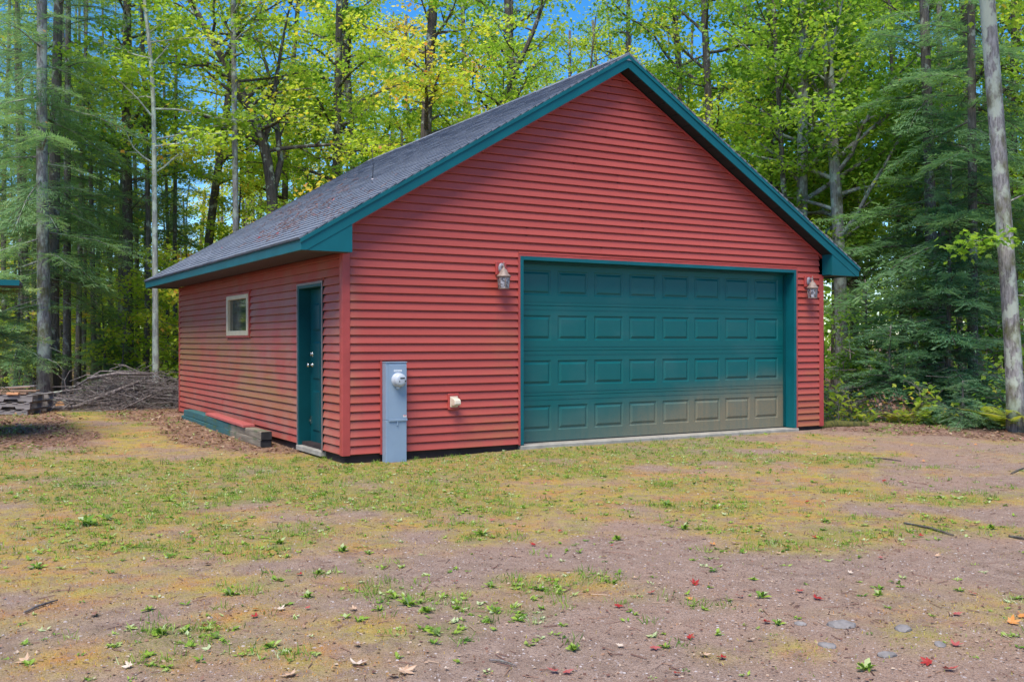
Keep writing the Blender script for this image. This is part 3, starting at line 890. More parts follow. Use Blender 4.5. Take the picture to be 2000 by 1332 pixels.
for (r, y) in ((.088,-.1415),(.088,-.165),(.080,-.167),(.078,-.215),(.070,-.236),(.040,-.244)):
    v += [(cx+r*math.cos(2*math.pi*k/n), y, cz+r*math.sin(2*math.pi*k/n)) for k in range(n)]
m.add(v, [(i*n+k, i*n+(k+1) % n, (i+1)*n+(k+1) % n, (i+1)*n+k) for i in range(5) for k in range(n)]+[tuple(5*n+k for k in range(n))], True)
b(m, 'meter_dome', M['meter_white'])
b(MB().box(cx-.016, cx+.042, -.2475, -.240, cz+.018, cz+.032), 'display', M['black'])
b(MB().box(cx-.030, cx-.018, -.244, -.238, cz-.024, cz-.006), 'meter_port', M['black'])
b(MB().box(cx+.045, cx+.062, -.244, -.236, cz-.018, cz-.005), 'meter_port', M['black'])
b(MB().box(cx-.028, cx-.004, -.20, -.142, cz-.104, cz-.080), 'seal_tag', M['meter_white'])
b(MB().box(mx0+.100, mx0+.205, -.1425, -.1412, 1.085, 1.108), 'number_plate', M['paper'])
b(MB().box(mx0+.222, mx0+.268, -.1425, -.1412, .535, .560), 'warning_label', M['paper'])
b(MB().box(mx0+.226, mx0+.264, -.1432, -.1426, .549, .558), 'warning_stripe', M['redprint'])
b(MB().box(cx-.016, cx-.006, -.152, -.1355, .44, .486), 'hasp', M['meter'])
m = MB(); 
for k in range(7): m.box(mx0+.106+k*.0135, mx0+.114+k*.0135, -.1429, -.1426, 1.0925, 1.1005)
b(m, 'plate_print', M['meter'])

oc = empty('outdoor_outlet', (1.45, -.03, .70), 0, 'ivory outdoor outlet cover on a red block right of the electric meter', 'outlet')
def b2(mb, nm, mat, bev=0): return mb.build(nm, mat, oc, (-1.45, .03, -.70), bev)
b2(MB().box(1.372, 1.520, -.046, -.014, .59, .795), 'mounting_block', M['red_trim'], .006)
b2(MB().box(1.392, 1.500, -.058, -.0465, .625, .760), 'base_plate', M['plastic'], .004)
m = MB(); m.prism([(-.0585,.645),(-.150,.650),(-.165,.668),(-.160,.715),(-.120,.735),(-.0585,.742)], 'x', 1.402, 1.488); b2(m, 'bubble_cover', M['plastic'], .006)
b2(MB().box(1.489, 1.503, -.125, -.080, .672, .700), 'cover_latch', M['plastic'], .004)

# wire stub and twigs on the roof
def roofz(x): return zs(x)+.004
rx, ry = 1.35, 2.35
m = MB(); m.tube([(rx,ry,roofz(rx)),(rx+.01,ry,roofz(rx)+.22),(rx-.01,ry+.01,roofz(rx)+.52)], [.006,.005,.003], 5)
wr = empty('roof_wire', (rx, ry, roofz(rx)), 0, 'thin wire stub sticking up from the left roof slope', 'wire')
m.build('wire', M['black'], wr, (-rx, -ry, -roofz(rx)))
m = MB(); m.lathe([(.03,0),(.03,.012),(.012,.03)], 0, 0, 8); m.build('wire_base', M['lampgrey'], wr)
def slope_pts(n, ysc):
    """debris drifts in diagonal streaks on the left slope"""
    t = rng.random(n)
    x = .15+t*1.9-.2+rng.normal(0, .28, n); y = .6+6.2*t+rng.normal(0, ysc, n)
    x = np.clip(x, -.5, 3.9); y = np.clip(y, -.1, 8.8)
    return x, y
x, y = slope_pts(420, 1.1); k0 = rng.random(420) < .28
x = np.where(k0, -.35+rng.random(420)*1.1, x); y = np.where(k0, 2.0+(x+.35)*1.3+rng.normal(0, .55, 420), y)
y = np.clip(y, -.1, 8.8)
zt = ZR-SL*np.abs(x-XC)+.016
yaw = rng.normal(.9, .5, 420)
Mx = rotm(yaw, np.zeros(420), np.zeros(420))
Sl = np.array([[math.cos(ang),0,-math.sin(ang)],[0,1,0],[math.sin(ang),0,math.cos(ang)]])
Mx = Sl[None]@Mx
TWIG = np.array([(-.5,-1,0),(-.5,1,0),(.5,1,0),(.5,-1,0),(-.5,0,1.6),(.5,0,1.6)])
TWF = [np.array([(0,3,5,4),(1,4,5,2)]), np.array([(0,4,1),(3,2,5)])]
sc = np.stack([rng.uniform(.03,.22,420), rng.uniform(.0015,.004,420), rng.uniform(.0015,.004,420)], -1)
v1, f1, t1 = scatter(TWIG, TWF, np.stack([x,y,zt],-1), Mx, sc, rng.uniform(0,.38,420))
o = link('roof_twigs', npmesh('roof_twigs', v1, f1, {'tint': t1}), M['litter'])
tag(o, 'streaks of fallen twigs and brown leaves on the left roof slope', 'debris', None, 'stuff')

LEAF = np.array([(0,0,0),(.30,.16,.05),(.52,.50,.02),(.24,.58,.06),(0,1,-.05),(-.24,.58,.06),(-.52,.50,.02),(-.30,.16,.05),(0,.45,.0)])
LEAF_F = [np.array([(0,1,8,7),(8,1,2,3),(8,3,4,5),(8,5,6,7)])]
SLEAF = np.array([(0,0,0),(.36,.38,.07),(0,1,-.06),(-.36,.38,.07)])
SLEAF_F = [np.array([(0,1,2),(0,2,3)])]
n = 26
x = np.where(rng.random(n) < .6, -.35+rng.random(n)*1.2, rng.random(n)*3); y = 2.0+(x+.35)*1.3+rng.normal(0, .8, n); y = np.clip(y, -.1, 8.8)
v1, f1, t1 = scatter(LEAF, LEAF_F, np.stack([x,y,ZR-SL*np.abs(x-XC)+.014],-1), Sl[None]@rotm(rng.random(n)*6.28, rng.normal(0,.25,n), rng.normal(0,.25,n)), rng.uniform(.03,.075,n), rng.choice([.12,.42,1.,1.,1.],n))
o = link('roof_leaves', npmesh('roof_leaves', v1, f1, {'tint': t1}), M['fallen'])
tag(o, 'reddish fallen leaves caught on the left roof slope', 'leaves', None, 'stuff')

#@@PART2@@
def single_out(items):
    """items: (object, description, picture column): those described alike get their place in the row"""
    ordn = ['leftmost', 'second from left', 'third from left', 'fourth from left', 'fifth from left', 'sixth from left', 'seventh from left']
    by = {}
    for o, d, px in items: by.setdefault(d, []).append((px, o))
    for d, l in by.items():
        l.sort(key=lambda q: q[0]); n_ = len(l)
        for i, (_, o) in enumerate(l):
            if n_ == 1: o['label'] = d
            else: o['label'] = (('left' if i == 0 else 'right') if n_ == 2 else ('rightmost' if i == n_-1 else ordn[min(i, 6)]))+': '+d
LANDMARKS = [(0,'outside the left picture edge'),(140,'behind the pallets'),(300,'behind the brush pile'),(470,'above the left roof end'),(700,'over the lower long roof'),(950,'over the upper long roof'),(1250,'behind the ridge'),(1480,'over the right roof slope'),(1660,'by the right eave'),(1800,'left of the tall dark hemlock'),(1990,'by the big right trunk'),(9e9,'outside the right picture edge')]
def landmark(px): return next(w for a, w in LANDMARKS if px < a)
wood = []
# ------------------------------------------------------------------ trees
def frames(path, n):
    """resample a polyline to n points"""
    p = np.asarray(path, float); d = np.r_[0, np.cumsum(np.linalg.norm(np.diff(p, axis=0), axis=1))]
    t = np.linspace(0, d[-1], n)
    return np.stack([np.interp(t, d, p[:,i]) for i in range(3)], -1)
def smooth_path(path, n):
    p = frames(path, n)
    for _ in range(3): p[1:-1] = (p[:-2]+2*p[1:-1]+p[2:])/4
    return p
def leaves_mesh(name, pts, rs, size, tint, tpl=(LEAF, LEAF_F), droop=.45, sd=.4):
    n = len(pts)
    Mr = rotm(rs.random(n)*6.283, rs.normal(-droop, sd, n), rs.normal(0, sd, n))
    v, f, t = scatter(tpl[0], tpl[1], pts, Mr, rs.uniform(.7, 1.2, n)*size, tint)
    return npmesh(name, v, f, {'tint': t})
def broadleaf(seed, path, r0, r1, base, spread, nlimb, nleaf, lsize=.115, tint=.45, tvar=.10, elev=(.15, .8), extra=(), flat=.07, tpl=(LEAF, LEAF_F), rings=14, top=True):
    """trunk mesh and crown mesh of a broadleaved tree in local coordinates; limbs start at height base"""
    rs = np.random.default_rng(seed)
    P = smooth_path(path, rings); H = P[-1,2]
    mb = MB()
    rad = r0+(r1-r0)*np.linspace(0, 1, rings)
    rad[0] *= 1.28; rad[1] *= 1.05
    mb.tube(P, list(rad), 9)
    pts = []; tin = []
    limbs = []
    for i in range(nlimb):
        h = base+(H-base)*((i+rs.random())/nlimb)*.98
        q = np.array([np.interp(h, P[:,2], P[:,k]) for k in range(3)])
        rr = np.interp(h, P[:,2], rad)
        u = (h-base)/(H-base+1e-6)
        L = spread*(1-.72*u**1.6)*rs.uniform(.55, 1.1)
        az = i*2.399+rs.normal(0, .5); el = rs.uniform(*elev)*(1+.5*u)
        d = np.array([math.cos(az)*math.cos(el), math.sin(az)*math.cos(el), math.sin(el)])
        limbs.append((q, d, L, min(rr*.5, .012+.016*L)))
    for (h, d, L, r) in extra: limbs.append((np.array([np.interp(h, P[:,2], P[:,k]) for k in range(3)]), np.array(d, float)/np.linalg.norm(d), L, r))
    for (q, d, L, r) in limbs:
        k = 6; lp = [q]; dd = d.copy()
        for s in range(k-1):
            dd = dd+rs.normal(0, .14, 3); dd[2] -= .10*max(0, dd[2]); dd /= np.linalg.norm(dd)
            lp.append(lp[-1]+dd*L/(k-1))
        lp = np.array(lp); lr = np.linspace(r, max(.004, r*.2), k)
        mb.tube(lp, list(lr), 5, False)
        lt = rs.normal(tint, tvar)
        ns = int(3+L*1.9)
        side = 1
        for s in range(ns):
            t = .22+.78*(s+rs.random()*.6)/ns
            t = min(t, 1)
            x = t*(k-1); i0 = min(int(x), k-2); b0 = lp[i0]+(lp[i0+1]-lp[i0])*(x-i0); td = lp[i0+1]-lp[i0]; td /= np.linalg.norm(td)
            pr = np.cross(td, [0, 0, 1.]); pr /= np.linalg.norm(pr)+1e-6
            side = -side
            e = td*rs.uniform(.4, 1)+pr*side*rs.uniform(.5, 1)+np.array([0, 0, rs.normal(.02, .18)]); e /= np.linalg.norm(e)
            sl_ = max(.3, L*.42*(1.15-t*.7)*rs.uniform(.6, 1.2))
            sp = np.array([b0, b0+e*sl_*.5+[0, 0, .02], b0+e*sl_+[0, 0, -.05*sl_]])
            mb.tube(sp, [max(.004, lr[i0]*.5), .004, .002], 4, False)
            w = sl_
            pts.append((sp, w)); tin.append(lt)
    wt = np.array([w for _, w in pts]); cnt = rs.multinomial(nleaf, wt/wt.sum())
    A = []; T = []
    for (sp, w), c, lt in zip(pts, cnt, tin):
        if c == 0: continue
        t = rs.beta(1.6, 1.0, c)*1.12
        a = sp[0]+(sp[2]-sp[0])*t[:,None]
        a[:,2] += np.interp(t, [0,.5,1.12], [0, sp[1][2]-(sp[0][2]+sp[2][2])/2, -.04])
        sg = .10+.16*w
        a += np.stack([rs.normal(0, sg, c), rs.normal(0, sg, c), rs.normal(-.01, flat+.03*w, c)], -1)
        A.append(a); T.append(np.clip(lt+rs.normal(0, .07, c)+(rs.random(c) < .03)*.25, 0, 1))
    return mb, leaves_mesh('crown', np.concatenate(A), rs, lsize, np.concatenate(T), tpl)

def needle_branch(seed, nsec=15, brown=0.0, wid=.0042, step=.024):
    """flat drooping hemlock bough along +X, one metre long: verts (quads) and tints"""
    rs = np.random.default_rng(seed)
    quads = []; tt = []; axes = []
    def blade(p, d, L, w):
        d = d/np.linalg.norm(d); s = np.array([-d[1], d[0], 0.]); s /= np.linalg.norm(s)+1e-9
        s = s+np.array([0, 0, rs.normal(0, .45)])
        quads.append([p, p+d*L*.45+s*w, p+d*L, p+d*L*.45-s*w])
    def z(x): return -.30*x**1.9
    for k in range(nsec*2):
        x = .06+.92*(k/(nsec*2))
        sd_ = 1 if k % 2 else -1
        L = (.10+.36*(1-x)**.75)*rs.uniform(.7, 1.15)
        an = sd_*rs.uniform(.75, 1.05)
        d = np.array([math.cos(an), math.sin(an), -.24+rs.normal(0, .20)])
        p0 = np.array([x, 0, z(x)])
        m = max(3, int(L/step))
        axes.append((p0, p0+d*L))
        tb = rs.normal(.38, .07)
        for j in range(m):
            f = (j+.5)/m
            p = p0+d*L*f+np.array([0, 0, -.10*L*f*f])
            for s2 in (-1, 1):
                a2 = an+s2*rs.uniform(.6, 1.0)
                blade(p, np.array([math.cos(a2), math.sin(a2), rs.normal(-.25, .25)]), (.052+.045*(1-f))*rs.uniform(.7, 1.4), wid)
                tt.append(np.clip(tb+.16*f+rs.normal(0, .04)+(.5 if rs.random() < brown else 0), 0, 1))
    return np.array(quads), np.array(tt), axes
BR = [needle_branch(100+i, 15, .004 if i else .03) for i in range(4)]
BR_FULL = [needle_branch(110+i, 15, .002, .0078, .029) for i in range(4)]
def conifer(seed, path, r0, r1, base, spread, nbr, tint=0., dead=14, rings=12, powr=.8, droop=(-.35, .15), br=None):
    rs = np.random.default_rng(seed)
    P = smooth_path(path, rings); H = P[-1,2]
    mb = MB(); rad = r0+(r1-r0)*np.linspace(0, 1, rings); rad[0] *= 1.25
    mb.tube(P, list(rad), 9)
    V = []; T = []
    for i in range(nbr):
        u = ((i+rs.random())/nbr)
        h = base+(H-base)*u*.985
        q = np.array([np.interp(h, P[:,2], P[:,k]) for k in range(3)])
        L = (spread*(1-u)**powr+.18)*rs.choice([rs.uniform(.4, .8), rs.uniform(.8, 1.15)])
        Qd, tq, ax = (br or BR)[rs.integers(0, len(BR))]
        keep = rs.random(len(Qd)) < min(1, (.62 if br else .35)+.4*L)
        az = i*2.399+rs.normal(0, .6); pt = rs.uniform(*droop)+rs.normal(0, .13)+.45*u
        c, s = math.cos(az), math.sin(az)
        Rm = np.array([[c,-s,0],[s,c,0],[0,0,1]])@np.array([[math.cos(pt),0,-math.sin(pt)],[0,1,0],[math.sin(pt),0,math.cos(pt)]])
        sc = np.array([L, L*rs.uniform(.75,1.05), L*.9])
        v = (Qd[keep].reshape(-1,3)*sc)@Rm.T+q
        V.append(v); T.append(np.clip(tq[keep]+tint+rs.normal(0, .04), 0, 1))
        tip = (np.array([1,0,-.30])*sc)@Rm.T+q; mid = (np.array([.5,0,-.08])*sc)@Rm.T+q
        mb.tube([q, mid, tip], [min(.006+.009*L, rad[-1]+.02), .004+.003*L, .002], 4, False)
    for i in range(dead):
        h = rs.uniform(.12, 1)*max(base, .8)+.3; q = np.array([np.interp(h, P[:,2], P[:,k]) for k in range(3)])
        az = rs.random()*6.28; L = rs.uniform(.3, 1.3)*min(1, spread)
        d = np.array([math.cos(az), math.sin(az), rs.uniform(-.4, .15)])
        mb.tube([q, q+d*L*.5+rs.normal(0,.05,3), q+d*L+np.array([0,0,-.1*L])], [.008, .005, .002], 4, False)
    V = np.concatenate(V); nq = len(V)//4
    return mb, npmesh('crown', V, [np.arange(nq*4).reshape(-1, 4)], {'tint': np.concatenate(T)})

def straight(H, seed, wob=.25):
    rs = np.random.default_rng(seed)
    k = 7; p = np.zeros((k, 3)); p[:,2] = np.linspace(-.15, H, k)
    p[1:,:2] = np.cumsum(rs.normal(0, wob/k*1.6, (k-1, 2)), 0)
    return p
def plant_tree(name, meshes, barkm, crownm, loc, rz, label, cat, group=None, scale=1.0, shift=.5):
    t = empty(name, loc, rz, label, cat, group)
    t.scale = (scale,)*3
    a = link('trunk', meshes[0], barkm, t); c = link('crown', meshes[1], crownm, t)
    c.color = (shift, shift, shift, 1)
    return t
def copy_thing(o, loc, rz, scale, shift=None, label=None, group=None):
    r = o.copy(); COL.objects.link(r); r.location = loc; r.rotation_euler = (0, 0, rz); r.scale = (scale,)*3
    if label: r['label'] = label
    if group: r['group'] = group
    for ch in o.children:
        c = ch.copy(); COL.objects.link(c); c.parent = r
        if shift is not None: c.color = (shift, shift, shift, 1)
    return r
def build_pair(mb_crown):
    mb, cr = mb_crown
    return mb.mesh('trunk'), cr

# ---- trees one can single out: trunk paths read as (picture column, row) at a depth
def path_from(pts, depth, px0=None):
    """world path of a trunk and its base point"""
    w = [spot3(px, py, depth) for px, py in pts]
    bx, by = spot(pts[0][0], depth)
    bz = float(gz(bx, by))
    base = np.array([bx, by, bz-.08])
    w = [np.array(p)-base for p in w if p[2] > bz+.3]
    return [np.zeros(3)]+w, base
def feature(kind, name, label, cat, pts, depth, r0, r1, bark, seed, shift=.5, **k):
    path, base = path_from(pts, depth)
    mesh = build_pair((broadleaf if kind == 'b' else conifer)(seed, path, r0, r1, **k))
    return plant_tree(name, mesh, M[bark], M['leaf' if kind == 'b' else 'needle'], tuple(base), 0, label, cat, None, 1.0, shift)

feature('c', 'spruce_tree', 'tall spruce with a straight pale grey trunk beside the pallet stack', 'tree', [(88,790),(85,500),(80,250),(82,100),(86,-260),(90,-800)], 21.5, .150, .05, 'bark_mottled', 1, .57, base=2.9, spread=2.3, nbr=84, tint=.03, dead=26)
feature('c', 'spruce_tree', 'dark trunked spruce close behind the pale grey trunk on the left', 'tree', [(103,785),(103,500),(108,250),(116,0),(120,-240),(124,-760)], 22.8, .15, .05, 'bark_spruce', 2, .57, base=3.0, spread=2.3, nbr=76, tint=.0, dead=22)
feature('c', 'spruce_tree', 'thin dark spruce just right of the two big left spruce trunks', 'tree', [(131,770),(131,400),(133,200),(134,-60),(136,-600)], 24, .10, .04, 'bark_spruce', 3, .57, base=2.6, spread=2.1, nbr=80, tint=.05, dead=22)
feature('b', 'birch_tree', 'slender tree with a pale lichen-spotted trunk behind the brush pile', 'tree', [(304,745),(303,500),(301,250),(302,110),(285,40),(270,-120)], 23.5, .080, .035, 'bark_pale', 4, .52, base=5.2, spread=2.6, nlimb=18, nleaf=3600, elev=(.1,.7))
feature('b', 'maple_tree', 'leaning dark maple between the pale slender trunk and the bare grey pole trunk', 'tree', [(392,720),(404,480),(425,330),(447,200),(462,60),(470,-120)], 30, .16, .07, 'bark', 5, .56, base=6.0, spread=3.4, nlimb=20, nleaf=4200)
feature('b', 'pole_tree', 'straight bare grey pole-like trunk rising behind the left roof edge', 'tree', [(462,740),(461,460),(458,200),(456,0),(455,-220)], 24.5, .085, .055, 'bark_grey', 6, .5, base=8.5, spread=1.6, nlimb=26, nleaf=1500)
feature('b', 'maple_tree', 'big maple with a trunk curving to the left above the roof', 'tree', [(538,700),(534,400),(526,300),(510,245),(482,197),(456,150),(425,92),(380,20),(340,-70)], 25.5, .20, .07, 'bark', 7, .60, base=6.3, spread=3.8, nlimb=20, nleaf=4300, rings=20,
        extra=[(5.2,(.25,.2,1),5.5,.10),(6.6,(.1,.1,1),4.2,.08)])
feature('b', 'maple_tree', 'dark straight maple left of the yellow maple above the roof', 'tree', [(655,700),(656,340),(661,150),(666,-140)], 28, .15, .09, 'bark', 8, .52, base=5.0, spread=3.4, nlimb=22, nleaf=7000)
feature('b', 'maple_tree', 'slim forked maple right behind the curving maple', 'tree', [(556,700),(556,300),(565,180),(578,90),(590,-100)], 31, .13, .06, 'bark', 9, .55, base=5.6, spread=3.2, nlimb=20, nleaf=6000)
feature('b', 'maple_tree', 'thick dark maple in front of the brush pile wood at left', 'tree', [(250,740),(250,400),(246,200),(250,-60)], 27, .16, .10, 'bark', 10, .52, base=5.6, spread=3.2, nlimb=20, nleaf=6000)
feature('b', 'maple_tree', 'maple with bright yellow lower leaves behind the middle of the roof', 'tree', [(832,700),(829,260),(840,120),(852,-80)], 25.5, .20, .11, 'bark', 11, .66, base=4.6, spread=3.8, nlimb=28, nleaf=8500, tvar=.13)
feature('b', 'maple_tree', 'thin leaning maple behind the roof just left of the ridge end', 'tree', [(930,700),(955,200),(1020,130),(1060,40),(1085,-80)], 28, .12, .05, 'bark', 12, .56, base=6.0, spread=3.2, nlimb=20, nleaf=4200)
feature('b', 'maple_tree', 'dark maple trunk behind the right roof slope, leftmost there', 'tree', [(1508,700),(1509,250),(1506,100),(1503,-120)], 25, .14, .09, 'bark', 13, .42, base=3.8, spread=3.6, nlimb=24, nleaf=6800)
feature('b', 'maple_tree', 'stout grey maple trunk behind the lower right roof slope', 'tree', [(1566,700),(1566,400),(1570,160),(1572,-120)], 23, .155, .10, 'bark_grey', 14, .42, base=4.0, spread=3.6, nlimb=24, nleaf=6800)
feature('b', 'maple_tree', 'thin leaning maple between the two stout trunks right of the garage', 'tree', [(1606,720),(1598,420),(1583,290),(1575,100)], 26, .085, .04, 'bark', 15, .45, base=4.5, spread=2.6, nlimb=16, nleaf=3800)
feature('b', 'maple_tree', 'dark mossy maple just right of the garage eave', 'tree', [(1646,760),(1640,470),(1632,340),(1619,170),(1610,-100)], 22.5, .16, .10, 'bark_grey', 16, .44, base=4.2, spread=3.6, nlimb=24, nleaf=6800)
feature('c', 'hemlock_tree', 'tall dark hemlock behind the young hemlock on the right', 'tree', [(1822,760),(1820,490),(1815,300),(1806,40),(1800,-200)], 20.5, .14, .08, 'bark_spruce', 17, .48, br=BR_FULL, base=3.0, spread=2.8, nbr=80, tint=.0, dead=30)
feature('c', 'hemlock_tree', 'slimmer hemlock right beside the tall dark hemlock', 'tree', [(1842,750),(1838,400),(1836,100),(1834,-120)], 22.5, .10, .05, 'bark_spruce', 18, .48, br=BR_FULL, base=3.6, spread=2.3, nbr=60, tint=.0, dead=24)
feature('b', 'maple_tree', 'big lichen-marked maple trunk at the right edge of the yard', 'tree', [(1986,842),(1980,700),(1962,450),(1944,200),(1928,0),(1912,-260)], 15.4, .128, .112, 'bark_mottled', 19, .40, base=7.2, spread=2.6, nlimb=8, nleaf=3600, elev=(-.1,.5),
        extra=[(2.2,(.9,-.5,.1),1.0,.010),(3.0,(-.9,.1,.05),.9,.010),(3.6,(.9,-.3,.3),1.5,.014)])
feature('c', 'hemlock_tree', 'hemlock with dark boughs hanging over the big right trunk', 'tree', [(1900,740),(1900,400),(1898,100),(1896,-260)], 18.6, .10, .06, 'bark_spruce', 20, .48, br=BR_FULL, base=4.4, spread=2.3, nbr=60, tint=-.02, dead=20)

# young conifers at the wood's edge
def young(px, dep, H, sp, nb, seed, label, tint=.04, rz=0., base=.25, dead=3):
    x, y = spot(px, dep)
    m = build_pair(conifer(seed, straight(H, seed, .12), .035+.006*H, .01, base, sp, nb, tint, dead, powr=.7, droop=(-.25, .18), br=BR_FULL))
    return plant_tree('young_hemlock', m, M['bark_spruce'], M['needle_blue' if px > 1000 else 'needle'], (x, y, float(gz(x, y))), rz, label, 'tree')
yh = young(1850, 18.5, 5.6, 2.2, 135, 31, 'bushy young hemlock in front of the wood right of the garage', .06, base=.1)
young(1690, 19.6, 3.6, 1.5, 85, 32, 'small dark hemlock close behind the garage corner on the right', -.03)
young(-70, 14.8, 3.3, 1.15, 70, 33, 'light green young hemlock reaching in at the left edge', .20, base=1.05)
young(28, 21.5, 3.6, 1.2, 60, 34, 'young hemlock behind the pallet stack', .06, base=.9)
young(1740, 18.2, 2.2, 1.2, 70, 35, 'low spreading hemlock under the bushy young hemlock', .05)
young(1880, 15.9, .75, .45, 40, 36, 'knee-high hemlock seedling at the bank edge left of the big right trunk', .10, base=.05, dead=0)
young(205, 25.5, 2.6, 1.3, 60, 37, 'young hemlock behind the brush pile', .06)

# ---- the wood: shared trees, each copy a thing
big = [build_pair(broadleaf(40+i, straight(17+i, 40+i, .9), .17, .06, 3.6, 4.3, 30, 11500, .130, .45, .11, tpl=(SLEAF, SLEAF_F))) for i in range(3)]
mid = [build_pair(broadleaf(50+i, straight(9.5+i, 50+i, .7), .065, .02, 1.7, 2.7, 28, 6500, .115, .47, .11, elev=(.0,.6))) for i in range(3)]
sap = [build_pair(broadleaf(60+i, straight(3.2, 60+i, .3), .02, .006, .5, 1.2, 14, 1100, .10, .50, .10, elev=(.0,.6), rings=7)) for i in range(2)]
pom = [build_pair(broadleaf(90+i, straight(14, 90+i, 1.1), .065+.015*i, .025, 6.2, 2.4, 22, 2400, .115, .45, .10, elev=(.2,.9), tpl=(SLEAF, SLEAF_F))) for i in range(3)]
hem = [build_pair(conifer(70+i, straight(15+2*i, 70+i, .4), .13, .04, 2.0+i, 2.7, 95, 0, 20)) for i in range(2)]
yng = [m for m in ([c.data for c in yh.children],)]
KINDS = {
 'big': (big, 'maple_tree', 'bark', 'leaf', 'tall green and yellow maple deep in the wood', 'maples in the wood behind the garage'),
 'mid': (mid, 'young_maple_tree', 'bark', 'leaf', 'slim understorey maple with layered leaves in the wood', 'understorey maples in the wood'),
 'sap': (sap, 'maple_sapling', 'twig', 'leaf', 'knee to head high maple sapling on the forest floor', 'saplings on the forest floor'),
 'pom': (pom, 'pole_maple', 'bark', 'leaf', 'thin dark maple trunk with a small high crown', 'thin maples in the wood'),
 'hem': (hem, 'hemlock_tree', 'bark_spruce', 'needle', 'dark hemlock standing deep in the wood', 'hemlocks in the wood'),
}
first = {}
def put(kind, px, dep, scale, shift, var, rz):
    mm, nm, bk_, lf, lab, grp = KINDS[kind]
    x, y = spot(px, dep)
    if -1.2 < x < GW+1.2 and -1.2 < y < GD+1.2: return
    loc = (x, y, float(gz(x, y))-.05)
    v = var % len(mm)
    if (kind, v) not in first:
        o = first[kind, v] = plant_tree(nm, mm[v], M[bk_], M[lf], loc, rz, lab, 'tree', grp, scale, shift)
    else:
        o = copy_thing(first[kind, v], loc, rz, scale, shift)
    hue = '' if kind == 'hem' else ('dark green ' if shift < .40 else 'green ' if shift < .5 else 'yellow-green ' if shift < .62 else 'golden ')
    wood.append((o, hue+{'big': 'tall maple', 'mid': 'slim understorey maple', 'pom': 'thin bare-stemmed maple', 'sap': 'maple sapling', 'hem': 'dark hemlock'}[kind]+(' nearer, ' if dep < 32 else ' farther back, ')+landmark(px), px))
rs = np.random.default_rng(11)
taken = []
def scatter_kind(kind, num, px_rng, dep_rng, gap, sc, shf):
    k = 0; tries = 0
    while k < num and tries < num*60:
        tries += 1
        px = rs.uniform(*px_rng); dep = dep_rng[0]+(dep_rng[1]-dep_rng[0])*rs.random()**1.0
        x, y = spot(px, dep)
        if any((x-a)**2+(y-b)**2 < (gap+g)**2/4 for a, b, g in taken): continue
        if -2.5 < x < GW+1.5 and y < GD+2.5: continue
        taken.append((x, y, gap))
        sh = shf(px, dep)
        put(kind, px, dep, rs.uniform(*sc), sh, k, rs.random()*6.28); k += 1
def shift_broad(px, dep):      # yellower at the left and far back, greener on the right
    base = np.interp(px, [0, 250, 700, 1100, 1500, 2000], [.54, .62, .56, .48, .35, .29])
    return float(base+rs.normal(0, .06)+(.12 if (dep > 30 and rs.random() < .3) else 0))
scatter_kind('mid', 4, (-200, 520), (29, 38), 2.4, (.55, .9), shift_broad)
scatter_kind('big', 2, (-250, 620), (38, 46), 4.2, (.85, 1.2), shift_broad)
scatter_kind('big', 11, (640, 1250), (31, 48), 4.2, (.85, 1.2), shift_broad)
scatter_kind('big', 20, (1250, 2350), (24, 44), 3.6, (.85, 1.2), shift_broad)
scatter_kind('mid', 11, (-250, 1200), (30, 42), 3.2, (.8, 1.15), shift_broad)
scatter_kind('pom', 20, (430, 1250), (31, 46), 1.6, (.8, 1.2), shift_broad)
scatter_kind('pom', 16, (1450, 2150), (22, 38), 1.5, (.8, 1.2), shift_broad)
scatter_kind('mid', 22, (1350, 2300), (22, 38), 2.6, (.8, 1.2), shift_broad)
scatter_kind('hem', 3, (-420, 60), (23, 40), 2.6, (.8, 1.15), lambda p, d: .50)
scatter_kind('hem', 5, (1700, 2400), (24, 38), 2.8, (.8, 1.15), lambda p, d: .50)
scatter_kind('hem', 3, (700, 1500), (34, 46), 3.0, (.7, 1.0), lambda p, d: .5)
scatter_kind('sap', 26, (-300, 420), (24.5, 40), 1.5, (.6, 1.3), shift_broad)
scatter_kind('sap', 18, (1600, 2300), (19, 34), 1.5, (.6, 1.3), shift_broad)

# bare slim trunks of the dark spruce stand at left
pole = [build_pair(conifer(80+i, straight(15.5, 80+i, .35), .075+.02*i, .02, 4.6, 1.7, 56, .04, 34)) for i in range(2)]
pf = []
for k, (px, dep) in enumerate([(37,25),(56,27),(70,31),(150,26),(161,29),(186,27.5),(196,31),(233,30),(284,27),(270,33),(12,29),(215,36),(325,31),(-20,26),(120,33),(343,29)]):
    x, y = spot(px, dep); loc = (x, y, float(gz(x, y))-.05)
    if k < 2:
        pf.append(plant_tree('spruce_tree', pole[k], M['bark_spruce'], M['needle'], loc, k*2., 'slim dark spruce with bare lower trunk in the left stand', 'tree', 'slim spruces in the left stand', 1.0, .48))
    else: pf.append(copy_thing(pf[k % 2], loc, k*1.7, float(rs.uniform(.85, 1.15)), .48))
    wood.append((pf[k], 'slim dark spruce with bare lower trunk, '+('nearer, ' if dep < 28 else 'farther back, ')+landmark(px), px))
single_out(wood)

